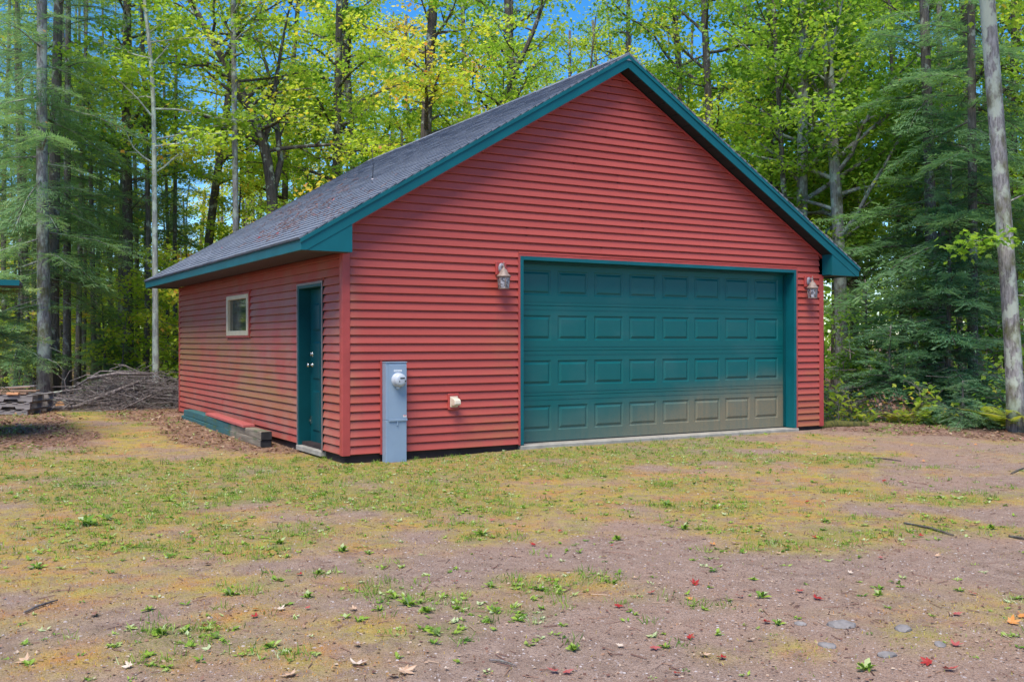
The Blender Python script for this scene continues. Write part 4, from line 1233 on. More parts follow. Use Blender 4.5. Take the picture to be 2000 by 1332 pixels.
# distant wood: a mass of leaves and trunks beyond the trees one can tell apart
n = 52000
a = rs.uniform(-.62, .66, n); dep = rs.uniform(46, 80, n)
px = 1000+np.tan(a)*FPX
X_ = CAM[0]+(_fw[0]+_rt[0]*np.tan(a))*dep; Y_ = CAM[1]+(_fw[1]+_rt[1]*np.tan(a))*dep
top = 3.2+7.0*fbm(X_, Y_, 7, 55)+np.interp(px, [200, 700, 1200, 1600], [-1.2, -.6, 1, 6])
Zd = gz(X_, Y_)+rs.random(n)**.85*top
cl = fbm(X_*1.0, Zd*1.3+Y_*.3, 1.8, 61)
kp = cl > .455
X_, Y_, Zd, px = X_[kp], Y_[kp], Zd[kp], px[kp]; n = len(X_)
q_ = 15000; a = rs.uniform(-.62, .66, q_); dq = rs.uniform(50, 84, q_)
Xq = CAM[0]+(_fw[0]+_rt[0]*np.tan(a))*dq; Yq = CAM[1]+(_fw[1]+_rt[1]*np.tan(a))*dq
X_ = np.r_[X_, Xq]; Y_ = np.r_[Y_, Yq]; Zd = np.r_[Zd, gz(Xq, Yq)+rs.random(q_)*np.interp(1000+np.tan(a)*FPX, [300, 1400], [3.2, 6.0])]; px = np.r_[px, 1000+np.tan(a)*FPX]; n = len(X_)
v, f, t = scatter(SLEAF, SLEAF_F, np.stack([X_, Y_, Zd], -1), rotm(rs.random(n)*6.28, rs.normal(-.5, .6, n), rs.normal(0, .5, n)), rs.uniform(.25, .62, n), np.clip(np.interp(px, [0, 400, 900, 1600, 2000], [.40, .56, .50, .40, .36])+.5*(fbm(X_, Y_, 5, 91)-.5)+rs.normal(0, .07, n), 0, 1))
tag(link('distant_wood', npmesh('distant_wood', v, f, {'tint': t}), M['leaf']), 'far green and yellow foliage closing the view between the trunks', 'foliage', None, 'stuff').color = (.52,.52,.52,1)
mb = MB()
for i in range(130):
    px_ = rs.uniform(-250, 2300); dp = rs.uniform(44, 75); x, y = spot(px_, dp); z = float(gz(x, y)); r = rs.uniform(.07, .2); L = rs.uniform(9, 17)
    lx, ly = rs.normal(0, .5, 2)
    mb.tube([(x, y, z-.2), (x+lx*.4, y+ly*.4, z+L*.5), (x+lx, y+ly, z+L)], [r, r*.8, r*.4], 6, False)
tag(link('distant_trunks', mb.mesh('distant_trunks'), M['bark']), 'far slim trunks standing in the distant foliage', 'trunks', None, 'stuff')

# ------------------------------------------------------------------ plants along the right bank
def bank(px, e0):
    """place on the lip of the bank in that picture column: e0 metres past the edge line"""
    lo, hi = 10., 22.
    for _ in range(30):
        md = (lo+hi)/2; x, y = spot(px, md)
        if (x-8.9)*.83+(y-.35)*.56 < e0: lo = md
        else: hi = md
    x, y = spot(px, lo); return x, y, float(gz(x, y))
def frond_mesh(seed, nf, L, tint):
    rs2 = np.random.default_rng(seed); V = []; T = []
    mb = MB()
    for k in range(nf):
        az = k*2.399+rs2.normal(0, .3); el = rs2.uniform(.55, 1.25); l = L*rs2.uniform(.7, 1.1)
        d = np.array([math.cos(az), math.sin(az)])
        prev = np.zeros(3); pl_ = [prev]
        m = 13
        for j in range(1, m+1):
            f = j/m
            p = np.array([d[0]*l*f*math.cos(el*(1-.4*f)), d[1]*l*f*math.cos(el*(1-.4*f)), l*math.sin(el)*(f-.55*f*f)*1.25])
            pl_.append(p)
            w = l*.34*(1-f)**.7*min(1, f*4)+.012
            sd_ = np.array([-d[1], d[0], 0.])
            for s in (-1, 1):
                q = p+sd_*s*w+np.array([d[0]*w*.35, d[1]*w*.35, -.15*w])
                h = np.array([d[0], d[1], .25])*l/m*.85
                V += [p-h*.7, (p+q)/2+h*.9, q, (p+q)/2-h*.9]; T.append(np.clip(tint+rs2.normal(0, .06), 0, 1))
        mb.tube(pl_, [.004]+[.003]*(m-1)+[.001], 4, False)
    V = np.array(V)
    return mb.mesh('stem'), npmesh('fronds', V, [np.arange(len(V)).reshape(-1, 4)], {'tint': np.array(T)})
M['fern'] = mat_leaf('fern_frond', [(0,(.07,.16,.03)),(.45,(.20,.32,.05)),(.75,(.46,.46,.07)),(1,(.58,.42,.09))], .4, 1.4, .55)
def fern(px, py, L, nf, seed, tint, label):
    x, y, z = bank(px, .45+(py-826)*-.02); st, fr_ = frond_mesh(seed, nf, L, tint)
    t = empty('fern', (x, y, z-.01), 0, label, 'fern')
    link('stem', st, M['twig'], t); link('fronds', fr_, M['fern'], t)
fern(1786, 826, .62, 9, 1, .62, 'yellow-green fern left of the knee-high hemlock seedling')
fern(1757, 829, .38, 7, 2, .80, 'small bright yellow fern at the bank edge')
fern(1948, 834, .72, 10, 3, .62, 'large light green fern left of the foot of the big right trunk')
fern(1994, 845, .80, 10, 4, .66, 'large yellowish fern in front of the foot of the big right trunk')
fern(1690, 828, .40, 7, 5, .55, 'small green fern near the garage corner')
fern(1920, 836, .45, 8, 6, .50, 'low green fern beside the hemlock seedling')
fern(1828, 830, .42, 8, 7, .35, 'dark green fern under the young hemlock')
def shrub(px, py, H, seed, nleaf, tint, label, ls=.075, mat='leaf'):
    x, y, z = bank(px, .6 if px > 1640 else .25)
    m = build_pair(broadleaf(seed, straight(H, seed, .12), .009, .003, .12*H, .55*H, 9, nleaf, ls, tint, .06, elev=(.2,.9), rings=5))
    t = empty('shrub', (x, y, z), 0, label, 'shrub')
    link('stem', m[0], M['twig'], t); link('leaves', m[1], M[mat], t).color = (.5,.5,.5,1)
shrub(1634, 824, .62, 201, 60, .52, 'bright green maple seedling against the right corner of the garage', .12)
shrub(1728, 822, .34, 202, 220, .42, 'low rusty red bush at the bank edge', .06, 'litter')
shrub(1668, 826, .36, 203, 60, .66, 'small yellow-green seedling right of the mossy timber')
shrub(1966, 818, .95, 204, 120, .52, 'leafy green seedling left of the big right trunk', .09)
shrub(1806, 822, .55, 205, 90, .55, 'green maple seedling under the bushy young hemlock', .10)
shrub(1858, 838, .22, 206, 40, .74, 'little yellow seedling at the lip of the bank')
# dead brush tangle under the trees at right
mb = MB(); rs = np.random.default_rng(5)
for i in range(260):
    px_ = rs.uniform(1625, 2050); dp = rs.uniform(17.5, 24); x, y = spot(px_, dp); z = float(gz(x, y))+rs.uniform(0, 1.5)
    d = rs.normal(0, 1, 3); d[2] *= .6; d /= np.linalg.norm(d); L = rs.uniform(.4, 1.6)
    p = np.array([x, y, z])
    mb.tube([p, p+d*L*.5+rs.normal(0,.06,3), p+d*L+rs.normal(0,.12,3)], [.008, .006, .003], 4, False)
tag(link('dead_brush', mb.mesh('dead_brush'), M['twig']), 'tangle of dead grey twigs under the trees right of the garage', 'brush', None, 'stuff')

# ------------------------------------------------------------------ yard things at left
def board(name, L, w, h, mat, loc, rz, tilt=0., parent=None, label=None, cat=None, group=None, bev=.004):
    o = MB().box(-L/2, L/2, -w/2, w/2, 0, h).build(name, mat, parent, loc, bev)
    o.rotation_euler = (0, tilt, rz)
    return tag(o, label, cat, group)
px_, dp = 6, 19.0
bx, by = spot(px_, dp); bz = float(gz(bx, by))
ax = math.atan2(_rt[1], _rt[0])+.02
labs = ['bottom pallet of the stack, half sunk in leaf litter', 'middle grey pallet of the stack', 'top grey pallet of the stack under the scrap boards']
for k in range(3):
    t = empty('pallet', (bx+(.02*k), by, bz-.03+k*.142), ax+.03*(k-1), labs[k], 'pallet', 'stacked pallets')
    for s in (-.48, 0, .48):
        m = MB(); L = .72; h0, h1 = .0, .100
        pts = [(-L,h0),(-.46,h0),(-.44,h0+.045),(-.20,h0+.045),(-.18,h0),(.18,h0),(.20,h0+.045),(.44,h0+.045),(.46,h0),(L,h0),(L,h1),(-L,h1)]
        m.prism(pts, 'y', s-.02, s+.02); m.build('stringer', M['oldwood'], t, (0, 0, .0))
    for q in range(7):
        board('deck_board', 1.02, .10, .018, M['oldwood'], (-.66+q*.22, 0, .1005), math.pi/2, 0, t)
    for q in range(3):
        board('bottom_board', 1.02, .10, .014, M['oldwood'], (-.66+q*.66, 0, -.0145), math.pi/2, 0, t)
zt = bz-.03+3*.142-.02
def scrap(dx, dy, dz, L, w, h, mat, rz, tilt, lab):
    c, s = math.cos(ax), math.sin(ax)
    board('scrap_board', L, w, h, M[mat], (bx+c*dx-s*dy, by+s*dx+c*dy, zt+dz), ax+rz, tilt, None, lab, 'board')
scrap(.05, -.36, .002, 1.15, .10, .04, 'brownwood', .02, 0, 'brown scrap board on the front of the pallet stack')
scrap(.42, -.47, .003, .22, .09, .045, 'orangewood', .0, 0, 'short orange offcut on the front right of the pallet stack')
scrap(.0, -.1, .046, 1.45, .16, .03, 'brownwood', -.03, 0, 'wide brown board lying across the pallet stack')
scrap(-.10, .05, .080, 1.2, .12, .028, 'brownwood', .06, -.05, 'weathered board tilted on top of the pallet stack')
scrap(.18, .2, .105, .8, .10, .03, 'oldwood', -.2, -.06, 'short grey board tilted at the top of the pallet stack')

# log with a fresh orange cut
lx, ly = spot(117, 19.9); lz = float(gz(lx, ly))
t = empty('log', (lx, ly, lz+.085), 0, 'short dark log showing its orange sawn end right of the pallets', 'log')
d = np.array([-.25, .95]); L = 1.2
n0 = np.array([_fw[0]-.12*_rt[0], _fw[1]-.12*_rt[1], 0])
MB().tube([(0,0,0),(n0[0]*.5,n0[1]*.5,.01),(n0[0]*L,n0[1]*L,0)], [.098,.102,.094], 14).build('bark', M['log'], t)
m = MB(); m.tube([(-n0[0]*.006,-n0[1]*.006,0),(-n0[0]*.001,-n0[1]*.001,0)], [.086,.088], 14); m.build('cut_end', M['cut'], t)

# brush pile
cx, cy = spot(238, 20.6); cz = float(gz(cx, cy))
bp = empty('brush_pile', (cx, cy, cz), 0, 'heap of dead grey branches at the edge of the wood left of the garage', 'brush pile')
rs = np.random.default_rng(3)
def pile_h(u, w): return .80*math.exp(-((u-.25)/.95)**2)*math.exp(-(w/.8)**2)
def branch_pts(L, up=0.):
    u = rs.normal(.1, .62); w = rs.normal(0, .42)
    az = rs.normal(0, .7)+(math.pi if rs.random() < .5 else 0)
    dx, dw = math.cos(az), math.sin(az)
    k = 6; P = []; wob = rs.normal(0, .09, (k, 3)); wob = np.cumsum(wob, 0)*.6
    z0 = rs.uniform(.02, .95)*pile_h(u, w); slope = rs.normal(0, .20)+up; tilt = rs.random()**3
    for j in range(k):
        s = (j/(k-1)-.5)*L
        uu = u+dx*s; ww = w+dw*s
        z = max(.02, min(z0+slope*s, pile_h(uu, ww)*1.05+.20+.25*tilt))
        q = _rt*uu+_fw*ww+np.array([0, 0, z])+wob[j]*[.7,.7,.35]
        q[2] = max(q[2], .015)
        P.append(q)
    return P
for i in range(46):
    L = rs.uniform(1.2, 2.6); r = rs.uniform(.009, .026)
    MB().tube(branch_pts(L), list(np.linspace(r, r*.35, 6)), 7).build('branch', M['twig'], bp)
m = MB(); m.tube([_rt*-1.15+_fw*-.9+np.array([0,0,.03]), _rt*-.6+_fw*-.8+np.array([0,0,.06]), _rt*-.1+_fw*-.6+np.array([0,0,.28]), _rt*.5+_fw*-.4+np.array([0,0,.55])], [.042,.045,.040,.028], 8); m.build('branch', M['twig'], bp)
m = MB(); m.tube([_rt*-.5+_fw*-.5+np.array([0,0,.62]), _rt*.1+_fw*-.5+np.array([0,0,.72]), _rt*.7+_fw*-.4+np.array([0,0,.70])], [.03,.035,.02], 7); m.build('branch', M['twig'], bp)
for (a, b_, r) in ((-1.2,.9,.07),(-.2,1.2,.06)):
    m = MB(); m.tube([_rt*a+_fw*-.35+np.array([0,0,.07]), _rt*(a+b_)/2+_fw*-.4+np.array([0,0,.08]), _rt*b_+_fw*-.45+np.array([0,0,.06])], [r,r*.95,r*.85], 9); m.build('branch', M['log'], bp)
m = MB()
for i in range(1100):
    L = rs.uniform(.35, 1.5); r = rs.uniform(.003, .009)
    m.tube(branch_pts(L, rs.normal(0, .25)), list(np.linspace(r, r*.4, 6)), 4, False)
o = link('twigs', m.mesh('twigs'), M['twig'], bp); o['kind'] = 'stuff'

m = MB()
a = np.array([*spot(76, 20.3), 0]); b_ = np.array([*spot(215, 19.9), 0]); za = float(gz(a[0], a[1]))
a[2] = za+.25; b_[2] = za+.12
t = empty('fallen_pole', (a[0], a[1], za), 0, 'long thin grey branch lying from the pallets to the brush pile', 'branch')
off = np.array([a[0], a[1], za])
mid_ = (a+b_)/2; mid_[2] += .01
m.tube([a-off, mid_-off, b_-off], [.022,.028,.034], 7); m.build('stem', M['twig'], t)
q = a*.58+b_*.42-off
m = MB(); m.tube([q, q+_rt*-.05+np.array([0,0,.18]), q+_rt*-.08+np.array([0,0,.40]), q+_rt*.02+np.array([0,0,.58]), q+_rt*.16+np.array([0,0,.66])], [.012,.010,.008,.006,.003], 5)
m.tube([q+_rt*-.08+np.array([0,0,.40]), q+_rt*-.16+np.array([0,0,.45]), q+_rt*-.22+np.array([0,0,.52])], [.006,.004,.002], 4); m.build('side_twig', M['twig'], t)

# landscape timbers and red board along the left wall
def timber(y0, y1, x0, x1, z0, h, w, label, nm='timber'):
    L = y1-y0; t = empty(nm, (x0, y0, z0), 0, label, 'timber', None)
    dx = x1-x0
    m = MB(); k = 8; rs2 = np.random.default_rng(int(y0*100)+int(z0*1000))
    ws = rs2.normal(0, .004, (k, 2))
    v = []
    for j in range(k):
        s = j/(k-1); cx_ = dx*s+ws[j,0]; zz = ws[j,1]+.04*s
        v += [(cx_-w/2, L*s, zz), (cx_+w/2, L*s, zz), (cx_+w/2, L*s, zz+h), (cx_-w/2, L*s, zz+h)]
    fs = []
    for j in range(k-1):
        for q in range(4): fs.append((j*4+q, j*4+(q+1) % 4, j*4+4+(q+1) % 4, j*4+4+q))
    fs += [((k-1)*4+q for q in range(4))]
    fs[-1] = tuple(fs[-1])
    m.add(v, fs); m.build('beam', M['timber'], t, None, .008)
    m = MB(); m.box(-w/2+.002, w/2-.002, -.006, -.0005, .003, h-.003); m.build('end_grain', M['timber_end'], t)
g0 = float(gz(-.3, 2.3))
timber(2.22, 7.0, -.275, -.29, g0-.0, .105, .15, 'lower mossy teal timber on the ground along the left wall')
timber(2.20, 6.85, -.272, -.285, g0+.106, .105, .15, 'upper mossy teal timber stacked along the left wall')
o = MB().box(-.085, .085, 0, 2.35, 0, .038).build('red_board', M['redboard'], None, (-.30, 2.95, g0+.222), .004)
o.rotation_euler = (R(.6), 0, R(-.8)); tag(o, 'red painted board lying on the upper timber by the left wall', 'board')
# mossy edging timber at the right corner
ex, ey = 8.55, .12
o = MB(); o.tube([(-.42,.02,0),(0,0,.02),(.45,-.28,.0)], [.07,.075,.06], 9); o = o.build('edging_timber', mat_bark('moss_covered_wood', (.03,.035,.008), (.13,.12,.02), 0), None, (ex, ey, float(gz(ex, ey))+.01))
tag(o, 'low moss-covered timber on the ground at the right corner of the garage', 'timber')

# neighbouring shed, only its roof tip reaches into the picture
sx, sy = spot(38, 13.4); szz = CAM[2]+(665-549)/FPX*13.4
shed = empty('shed', (sx, sy, 0), ax+.42, 'red shed with a teal roof edge just showing at the left border', 'shed')
gzs = float(gz(sx-2, sy))
MB().box(-4.4, -1.05, .35, 1.8, gzs-.1, szz-.05).build('wall', M['red_trim'], shed)
m = MB(); m.prism([(-.02,szz-.04),(0,szz-.04),(0,szz+.035),(-.02,szz+.035)], 'x', -5.0, 0); m.build('fascia', M['teal'], shed)
m = MB(); m.prism([(.001, szz-.0), (2.2, szz+.06), (2.2, szz+.09), (.001, szz+.03)], 'x', -5.0, -.001); m.build('roof', M['shingle'], shed)
m = MB(); m.prism([(.001, szz-.03), (2.2, szz+.03), (2.2, szz+.055), (.001, szz-.004)], 'x', -4.99, -.01); m.build('soffit', M['soffit'], shed)

# ------------------------------------------------------------------ ground cover
rs = np.random.default_rng(9)
def vis_pts(n, dmin, dmax, pw=1.0, margin=160):
    """random ground points in front of the building, denser nearby"""
    dep = dmin+(dmax-dmin)*rs.random(n)**pw
    px = rs.uniform(-margin, 2000+margin, n)
    d = (px-1000)/FPX
    x = CAM[0]+(_fw[0]+_rt[0]*d)*dep; y = CAM[1]+(_fw[1]+_rt[1]*d)*dep
    ok = ~((x > -.03) & (x < GW+.03) & (y > -.03) & (y < GD+.03)) & ~((x > DX0) & (x < DX1) & (y > -.12) & (y < 1))
    ok &= ~((x > .47) & (x < .77) & (y > -.15) & (y < .1)) & ~((x > -.38) & (x < -.18) & (y > 2.1) & (y < 7.1))
    return x[ok], y[ok]
def ground(x, y):   # same relief as the ground mesh
    return gz(x, y)+.010*(fbm(x, y, .22, 77, 3)-.5)
WLEAF = np.array([(0,0,0),(.10,.25,.10),(-.10,.25,.10),(.21,.62,.19),(-.21,.62,.19),(0,.62,.15),(0,1,.10),(0,.25,.07)])
WLEAF_F = [np.array([(0,1,7),(0,7,2),(3,6,5),(5,6,4)]), np.array([(7,1,3,5),(2,7,5,4)])]
BLADE = np.array([(-.5,0,0),(.5,0,0),(.18,.0,.6),(0,.12,1.0)])
BLADE_F = [np.array([(0,1,2),(0,2,3)])]
def emit(n, dmin, dmax, which, thr, mk):
    x, y = vis_pts(n, dmin, dmax)
    mo, gr, li = veg_masks(x, y)
    w = {'moss': mo, 'green': gr, 'litter': li}[which]
    k = rs.random(len(x)) < w*thr[0]+thr[1]
    return x[k], y[k]
# dry moss and thin grass
x, y = emit(165000, 4.0, 21, 'moss', (.85, .03), None); n = len(x)
sc = np.stack([rs.uniform(.003,.007,n), rs.uniform(.01,.03,n), rs.uniform(.006,.024,n)], -1)
v, f, t = scatter(BLADE, BLADE_F, np.stack([x,y,ground(x,y)-.002],-1), rotm(rs.random(n)*6.28, rs.normal(.3,.5,n), rs.normal(0,.5,n)), sc,
                  np.clip(.47+2.3*(fbm(x,y,.9,12)-.47)+.16*sst(.5,-2.5,x)+.25*patches(x,y,DRY)+rs.normal(0,.14,n), 0, 1))
tag(link('dry_moss', npmesh('dry_moss', v, f, {'tint': t}), M['straw']), 'thin olive and orange moss and dry grass on the drive', 'moss', None, 'stuff')
# grass tufts
x, y = emit(7000, 4.2, 20, 'green', (.85, .012), None); m_ = len(x)
per = 15; x = np.repeat(x, per)+rs.normal(0,.035,m_*per); y = np.repeat(y, per)+rs.normal(0,.035,m_*per); n = len(x)
sc = np.stack([rs.uniform(.003,.006,n), rs.uniform(.02,.08,n), rs.uniform(.015,.07,n)], -1)
v, f, t = scatter(BLADE, BLADE_F, np.stack([x,y,ground(x,y)-.003],-1), rotm(rs.random(n)*6.28, rs.normal(-.1,.4,n), rs.normal(0,.35,n)), sc, np.clip(np.repeat(rs.normal(.55,.2,m_),per)+rs.normal(0,.1,n),0,1))
tag(link('grass', npmesh('grass', v, f, {'tint': t}), M['weed']), 'short green grass along the front of the garage', 'grass', None, 'stuff')
# small weeds: flat rosettes
def rosettes(x, y, nl, s0, s1, tmu):
    m_ = len(x); nl_ = rs.integers(nl[0], nl[1], m_); idx_ = np.repeat(np.arange(m_), nl_); n = len(idx_)
    size = rs.uniform(s0, s1, m_)[idx_]
    yaw = rs.random(n)*6.28
    P = np.stack([x[idx_]+rs.normal(0,.008,n), y[idx_]+rs.normal(0,.008,n), ground(x[idx_], y[idx_])+.003], -1)
    sc = np.stack([size*rs.uniform(.55,.85,n), size*rs.uniform(.7,1.2,n), size*.9], -1)
    return scatter(SLEAF, SLEAF_F, P, rotm(yaw, rs.uniform(.05,.75,n), rs.normal(0,.25,n)), sc, np.clip(rs.normal(tmu,.24,m_)[idx_]+rs.normal(0,.13,n),0,1))
x, y = emit(15500, 4.0, 19, 'green', (.95, .05), None)
v, f, t = rosettes(x, y, (4, 9), .014, .040, .62)
tag(link('small_weeds', npmesh('small_weeds', v, f, {'tint': t}), M['weed']), 'low green weeds and clover scattered over the drive', 'weeds', None, 'stuff')
# leaf litter
x, y = emit(42000, 8, 27, 'litter', (.9, .0), None); n = len(x)
v, f, t = scatter(SLEAF, SLEAF_F, np.stack([x,y,ground(x,y)+rs.uniform(.002,.02,n)],-1), rotm(rs.random(n)*6.28, rs.normal(0,.35,n), rs.normal(0,.35,n)), rs.uniform(.03,.085,n), rs.beta(1.8,1.5,n))
tag(link('leaf_litter', npmesh('leaf_litter', v, f, {'tint': t}), M['litter']), 'brown leaf litter under the trees and along the left wall', 'leaf litter', None, 'stuff')
# bits of dry leaf and twig all over the drive
x, y = vis_pts(15000, 3.9, 17); n = len(x)
v, f, t = scatter(SLEAF, SLEAF_F, np.stack([x,y,ground(x,y)+.006],-1), rotm(rs.random(n)*6.28, rs.normal(0,.3,n), rs.normal(0,.3,n)), rs.uniform(.006,.026,n), np.clip(rs.normal(.62,.3,n),0,1))
tag(link('dry_bits', npmesh('dry_bits', v, f, {'tint': t}), M['litter']), 'crumbs of dry leaf over the gravelly drive', 'debris', None, 'stuff')
x, y = vis_pts(3000, 3.9, 18); n = len(x)
v, f, t = scatter(TWIG, TWF, np.stack([x,y,ground(x,y)+.005],-1), rotm(rs.random(n)*6.28, rs.normal(0,.04,n), rs.normal(0,.06,n)), np.stack([rs.uniform(.01,.075,n)*(1+1.2*rs.random(n)**6), rs.uniform(.001,.003,n), rs.uniform(.001,.0025,n)],-1), rs.beta(1.3,2.2,n))
tag(link('small_twigs', npmesh('small_twigs', v, f, {'tint': t}), M['litter']), 'small twigs strewn over the drive', 'debris', None, 'stuff')
# pebbles
OC = np.array([(1,0,0),(.5,.87,.1),(-.5,.8,0),(-1,0,.1),(-.5,-.87,0),(.5,-.8,.1),(.1,.1,.7)])
OF = [np.array([(0,1,6),(1,2,6),(2,3,6),(3,4,6),(4,5,6),(5,0,6)])]
def mat_pebble():
    m, nt, p, o = newmat('pebbles'); g = G(nt)
    g.l(g.ramp(g.attr('tint'), [(0,(.16,.12,.11)),(.5,(.34,.28,.27)),(.85,(.43,.38,.37)),(1,(.56,.51,.50))]), p.inputs['Base Color']); p.inputs['Roughness'].default_value = .85
    return m
x, y = vis_pts(22000, 3.9, 14); n = len(x)
mo, gr, li = veg_masks(x, y); k = rs.random(n) < 1-.8*np.maximum(mo, li); x, y = x[k], y[k]; n = len(x)
v, f, t = scatter(OC, OF, np.stack([x,y,ground(x,y)-.001],-1), rotm(rs.random(n)*6.28, rs.normal(0,.15,n), rs.normal(0,.15,n)), np.stack([rs.uniform(.6,1.2,n),rs.uniform(.6,1.2,n),rs.uniform(.5,1,n)],-1)*(rs.uniform(.002,.0085,n)+.006*rs.random(n)**8)[:,None], rs.beta(2,2.4,n))
tag(link('pebbles', npmesh('pebbles', v, f, {'tint': t}), mat_pebble()), 'fine pebbles bedded in the drive', 'gravel', None, 'stuff')

# single weeds, fallen leaves, stones and sticks read off the drive
def weed_mesh(seed, n, s, up, tmu):
    """a loose rosette: a few long leaves of unequal length, some flat, some standing, some side shoots"""
    r2 = np.random.default_rng(seed)
    yaw = np.arange(n)*2.399+r2.normal(0,.6,n)
    P = r2.normal(0,.014,(n,3)); P[:,2] = .003
    far = r2.random(n) < .35
    P[far,:2] += r2.normal(0,.02,(far.sum(),2))
    ln = s*np.where(far, r2.uniform(.3,.6,n), r2.uniform(.5,1.15,n))
    sc = np.stack([ln*r2.uniform(.75,1.25,n), ln, ln*r2.uniform(.6,1.4,n)],-1)
    v, f, t = scatter(WLEAF, WLEAF_F, P, rotm(yaw, np.abs(r2.normal(0,up,n)), r2.normal(0,.3,n)), sc, np.clip(r2.normal(tmu+.22,.24,n),0,1))
    me = npmesh('weed', v, f, {'tint': t}); me.materials.append(M['weed']); return me
WM = [weed_mesh(300+i, [16,20,14,24,18,26][i], [.10,.12,.09,.13,.10,.11][i], [.45,.7,.3,.5,.35,.6][i], [.30,.36,.46,.28,.40,.34][i]) for i in range(6)]
WL = {(1055,1152): 'large broad-leaved weed in the middle of the drive', (1688,1304): 'large dark rosette weed at the bottom edge right of centre', (1985,1168): 'broad-leaved weed at the right edge of the drive', (667,1076): 'upright dandelion-like weed left of the middle of the drive', (1590,940): 'light green weed tuft on the dirt right of centre in front of the door', (940,1042): 'tall green weed above the round mossy patch', (330,975): 'bushy bright green weed left in the orange moss', (170,1022): 'wide bright green weed clump at the left'}
weeds = [(1055,1152,1.5,0),(1688,1304,1.25,3),(1985,1168,1.1,1),(667,1076,1.3,1),(1590,940,1.3,0),(940,1042,1.6,1),(330,975,2.2,1),(170,1022,2.4,1),
 (130,1030,1.8,0),(210,1012,1.7,2),(350,985,1.6,3),(720,1080,.8,2),(1010,1212,1.2,3),(965,1195,1.1,0),(1100,1222,.8,1),(1490,1166,1.1,3),(1400,1235,1.0,2),(1335,1030,1.3,0),(1400,990,1.5,1),(1305,985,1.4,2),(1310,1025,1.2,0),
 (1935,1030,1.2,1),(1775,1037,1.2,2),(1715,1163,.9,0),(1875,1152,1.0,3),(1520,1217,.8,1),(1600,1050,1.2,2),(1610,1018,1.0,0),(770,1165,1.4,2),(800,1180,1.5,3),(740,1190,1.2,0),(830,1195,1.1,2),(700,1215,1.2,3),(850,1240,1.2,2),(1300,1262,1.0,1),(1120,1268,1.0,0),(775,1285,.9,1),
 (600,1165,1.0,2),(540,1130,1.2,1),(450,1160,1.2,1),(290,1190,1.3,1),(310,1240,1.2,0),(360,1235,1.3,2),(420,1245,1.0,3),(530,1265,1.3,1),(75,1105,1.2,0),(55,1090,1.1,2),(330,1085,1.0,1),(610,1060,1.0,2),(545,1060,1.3,0),(560,1085,1.1,2),(620,1118,.9,1),(890,1110,.9,2),(960,1145,1.0,0),(240,1090,1.0,1),(1205,1050,1.2,2),(1240,1200,.8,0)]
wl = []
for k, (px_, py_, s, v_) in enumerate(weeds):
    x, y = gpt(px_, py_); o = bpy.data.objects.new('weed', WM[(v_*2+k) % 6]); COL.objects.link(o)
    o.location = (x, y, float(ground(x, y))); o.rotation_euler = (0, 0, k*1.3); o.scale = (s*.41,)*3
    tag(o, 'weed', 'weed', 'single weeds on the drive')
    wl.append((o, WL.get((px_, py_), ('small ' if s < 1.05 else 'mid-sized ' if s < 1.35 else 'larger ')+'weed '+('close to the garage front' if py_ < 1000 else 'in the middle of the drive' if py_ < 1120 else 'in the near part of the drive' if py_ < 1225 else 'at the bottom of the picture')+', '+('left side' if px_ < 500 else 'below the corner' if px_ < 760 else 'below the meter and outlet' if px_ < 1000 else 'below the door' if px_ < 1500 else 'right side')), px_))
single_out(wl)
MAPLE = []
for k in range(11):
    pass
pts5 = [(0,.02)]
for (a_, r_) in [(-150,.34),(-118,.30),(-98,.55),(-72,.40),(-62,.62),(-48,.95),(-30,.66),(-22,.45),(-12,.75),(0,1.12)]:
    pts5.append((math.sin(R(-a_))*r_*.95, .3+math.cos(R(a_))*r_*.75))
half = pts5
mir = [(-x_, y_) for x_, y_ in half[::-1][1:-1]]
outl = half+mir
def fallen_mesh(seed, curl, tint):
    r2 = np.random.default_rng(seed)
    v = [(x_, y_-.45, curl*(x_*x_*.9+.35*(y_-.45)**2)+r2.normal(0,.02)) for x_, y_ in outl]; c = len(v); v.append((0, -.1, .0))
    n_ = len(outl)
    f = np.array([(i, (i+1) % n_, c) for i in range(n_)])
    # stalk
    v += [(-.018,-.43,.01),(.018,-.43,.01),(.05,-.85,.10),(.02,-.86,.10)]
    f2 = np.array([(c+1,c+2,c+3,c+4)])
    me = npmesh('fallen_leaf', np.array(v), [f, f2], {'tint': np.clip(np.r_[tint+r2.normal(0,.03,n_), tint], 0, 1)}); me.materials.append(M['fallen']); return me
KF = {'red': (.06, 'bright red fallen maple leaf on the gravelly drive'), 'pink': (.34, 'faded pink fallen maple leaf on the drive'), 'orange': (.60, 'orange fallen leaf on the drive'), 'tan': (.80, 'tan dry leaf lying on the drive'), 'pale': (.90, 'pale whitish dry leaf on the drive'), 'dark': (1.0, 'dark brown curled leaf on the drive')}
FM = {c: [fallen_mesh(400+i*7+j, [.35,.6][j], KF[c][0]) for j in range(2)] for i, c in enumerate(KF)}
FL = {(791,1315): 'large tan leaf at the bottom edge left of centre', (697,1300): 'large pale leaf at the bottom left of centre', (1803,901): 'single orange leaf on the dark soil near the right bank', (1345,1172): 'small bright yellow leaf right of the middle of the drive', (250,1305): 'pale leaf near the bottom left corner', (548,1192): 'whitish leaf in the left foreground dirt'}
